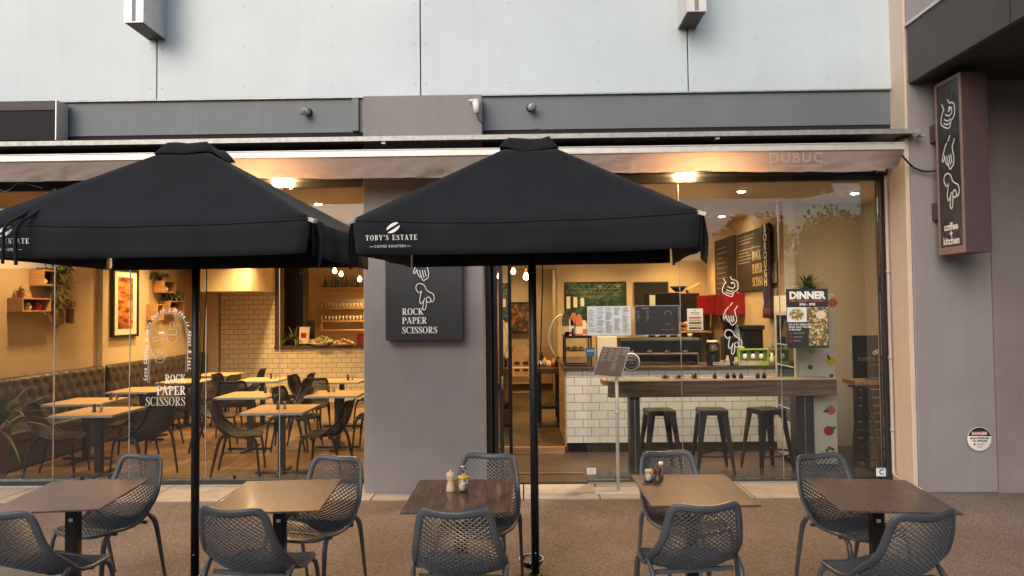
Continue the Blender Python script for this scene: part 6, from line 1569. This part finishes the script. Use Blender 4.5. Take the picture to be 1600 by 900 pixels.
# ================================================================== ACROSS THE STREET (seen in the window reflections)
def car(x, y, rz, paint, label):
    o = thing('parked_car', label, 'car', (x, y, -.14), rz, 'cars parked along the kerb'); L_, Wd = 4.3, 1.76
    side = [(-2.15, .35), (-2.12, .62), (-1.95, .82), (-1.2, .93), (-.62, 1.36), (-.2, 1.45), (.7, 1.44), (1.35, 1.18), (1.7, .98), (2.08, .9), (2.15, .6), (2.12, .32), (1.65, .22), (-1.7, .22)]
    wl = {z: 1 for z in ()}
    g = mb(paint); g.smooth = True; vs = []; n = len(side)
    for (f_, inset) in ((-1, .10), (-.97, .0), (.97, 0), (1, .10)):
        for (a, b) in side:
            tum = max(0, (b-.9))*.42; vs.append((a*(1-.01*inset), f_*(Wd/2-tum)-math.copysign(inset*.3, f_), b))
    fs = []
    for r in range(3):
        for i in range(n): fs.append((r*n+i, r*n+(i+1) % n, (r+1)*n+(i+1) % n, (r+1)*n+i))
    fs += [tuple(range(n))[::-1], tuple(3*n+i for i in range(n))]
    g.add(vs, fs).build('body', o)
    for s_ in (-1, 1):
        gl = mb('carglass'); pts = [(-1.02, .96), (-.58, 1.32), (-.18, 1.39), (.65, 1.38), (1.22, 1.14), (1.4, .98)]
        gl.add([(a, s_*(Wd/2-max(0, b-.9)*.42+.004), b) for a, b in pts], [tuple(range(6)) if s_ < 0 else tuple(range(6))[::-1]]).build('side_window', o)
        for wx in (-1.35, 1.32):
            w__ = mb('tyre').lathe([(.30, -.10), (.32, -.06), (.32, .06), (.30, .10)], (wx, s_*(Wd/2-.10), .32), 24, 'Y').build('wheel', o); mb('alum').lathe([(.20, -.012), (.19, .012)], (wx, s_*(Wd/2+.002), .32), 18, 'Y').build('rim', w__)
        mb('white').box(-2.14, -2.0, s_*.62-.14, s_*.62+.14, .6, .74).build('headlight', o, bevel=.03); mb('redv').box(2.03, 2.14, s_*.62-.14, s_*.62+.14, .68, .82).build('tail_light', o, bevel=.03)
    for (a, b) in (((-1.16, .955), (-.64, 1.345)), ((1.38, 1.17), (1.66, 1.0))):
        mb('carglass').add([(a[0]-.006*(1 if a[0] < 0 else -1), -.68, a[1]+.012), (a[0]-.006*(1 if a[0] < 0 else -1), .68, a[1]+.012), (b[0], .62, b[1]+.012), (b[0], -.62, b[1]+.012)], [(0, 1, 2, 3)]).build('windscreen', o)
    return o
car(3.2, -4.3, 0, 'carpaint', 'silver hatchback parked across from the right window, seen only in reflection')
car(-4.6, -4.3, R(180), 'carpaint2', 'dark car parked across from the left window, seen only in reflection')
def tree(x, y, h, r, seed, label):
    rnd = random.Random(seed); o = thing('street_tree', label, 'tree', (x, y, -.14), 0, 'trees across the street')
    tr = mb('bark').tube(smooth2([(0, 0, 0), (.05, .02, h*.2), (-.08, .1, h*.42), (.05, 0, h*.7)], 3), [.22, .2, .19, .18, .17, .15, .13, .1, .07, .05][:10], 10)
    cl = []
    for i in range(16):
        a = rnd.random()*6.28; e = rnd.uniform(.15, 1.3); L_ = r*rnd.uniform(.55, 1.0); p = Vector((math.cos(a)*math.cos(e)*L_, math.sin(a)*math.cos(e)*L_, h*.45+math.sin(e)*h*.45)); cl.append(p)
        tr.tube([(0, 0, h*rnd.uniform(.28, .5)), tuple(p*.55+Vector((0, 0, h*.2))), tuple(p)], [.07, .045, .015], 6)
    tr.build('trunk', o); g = mb('leaf_tree')
    for c_ in cl:
        cr = r*rnd.uniform(.28, .45)
        for i in range(420):
            d = Vector((rnd.gauss(0, 1), rnd.gauss(0, 1), rnd.gauss(0, .75))).normalized()*cr*rnd.uniform(.3, 1.05); p = c_+d; s_ = rnd.uniform(.07, .16)
            u = Vector((rnd.gauss(0, 1), rnd.gauss(0, 1), rnd.gauss(0, 1))).normalized(); v = u.cross(Vector((rnd.gauss(0, 1), rnd.gauss(0, 1), rnd.gauss(0, 1)))).normalized()
            g.add([p-u*s_, p+v*s_*.6, p+u*s_, p-v*s_*.6], [(0, 1, 2, 3)])
    g.build('crown', o); return o
for i, (x, y, h, r) in enumerate(((-17, -17, 8.5, 3.4), (-9.5, -19, 7.6, 3.2), (-2.0, -21, 7.2, 3.3), (4.5, -19, 8.6, 3.2), (10.5, -17.5, 7.4, 2.2), (15, -19, 8.0, 3.4), (21, -17, 9.2, 3.8))):
    tree(x, y, h*(.80 if i % 2 else .88), r*.95, 40+i, ['broad', 'rounded', 'low spreading', 'tall rounded', 'slender', 'dense', 'very tall'][i]+' green tree across the street, seen only in reflection')
bk_ = thing('street_building', 'long low building across the street, seen only in reflection', 'building', (0, -30, 0)); mb(mat('dark brick', (.09, .075, .065), .8)).box(-40, 40, -4, 0, -.14, 4.9).build('wall', bk_)
for i in range(8): mb('carglass').box(-34+i*9, -30+i*9, .001, .03, .9, 2.4).build('window', bk_)

rnd = random.Random(77); g = mb('paver')
for i in range(70):
    x, y = rnd.uniform(-3.5, 5), rnd.uniform(3.2, 6.9); r_ = rnd.uniform(.003, .010); a = rnd.random()*6
    g.add([(x+r_*math.cos(a+q)*(1.6 if k % 2 else .8), y+r_*math.sin(a+q)*.7, .0015+.002*(k % 2)) for k, q in enumerate((0, 1.5, 3.1, 4.6))], [(0, 1, 2, 3)])
struct(g.build('grit'), 'stuff')
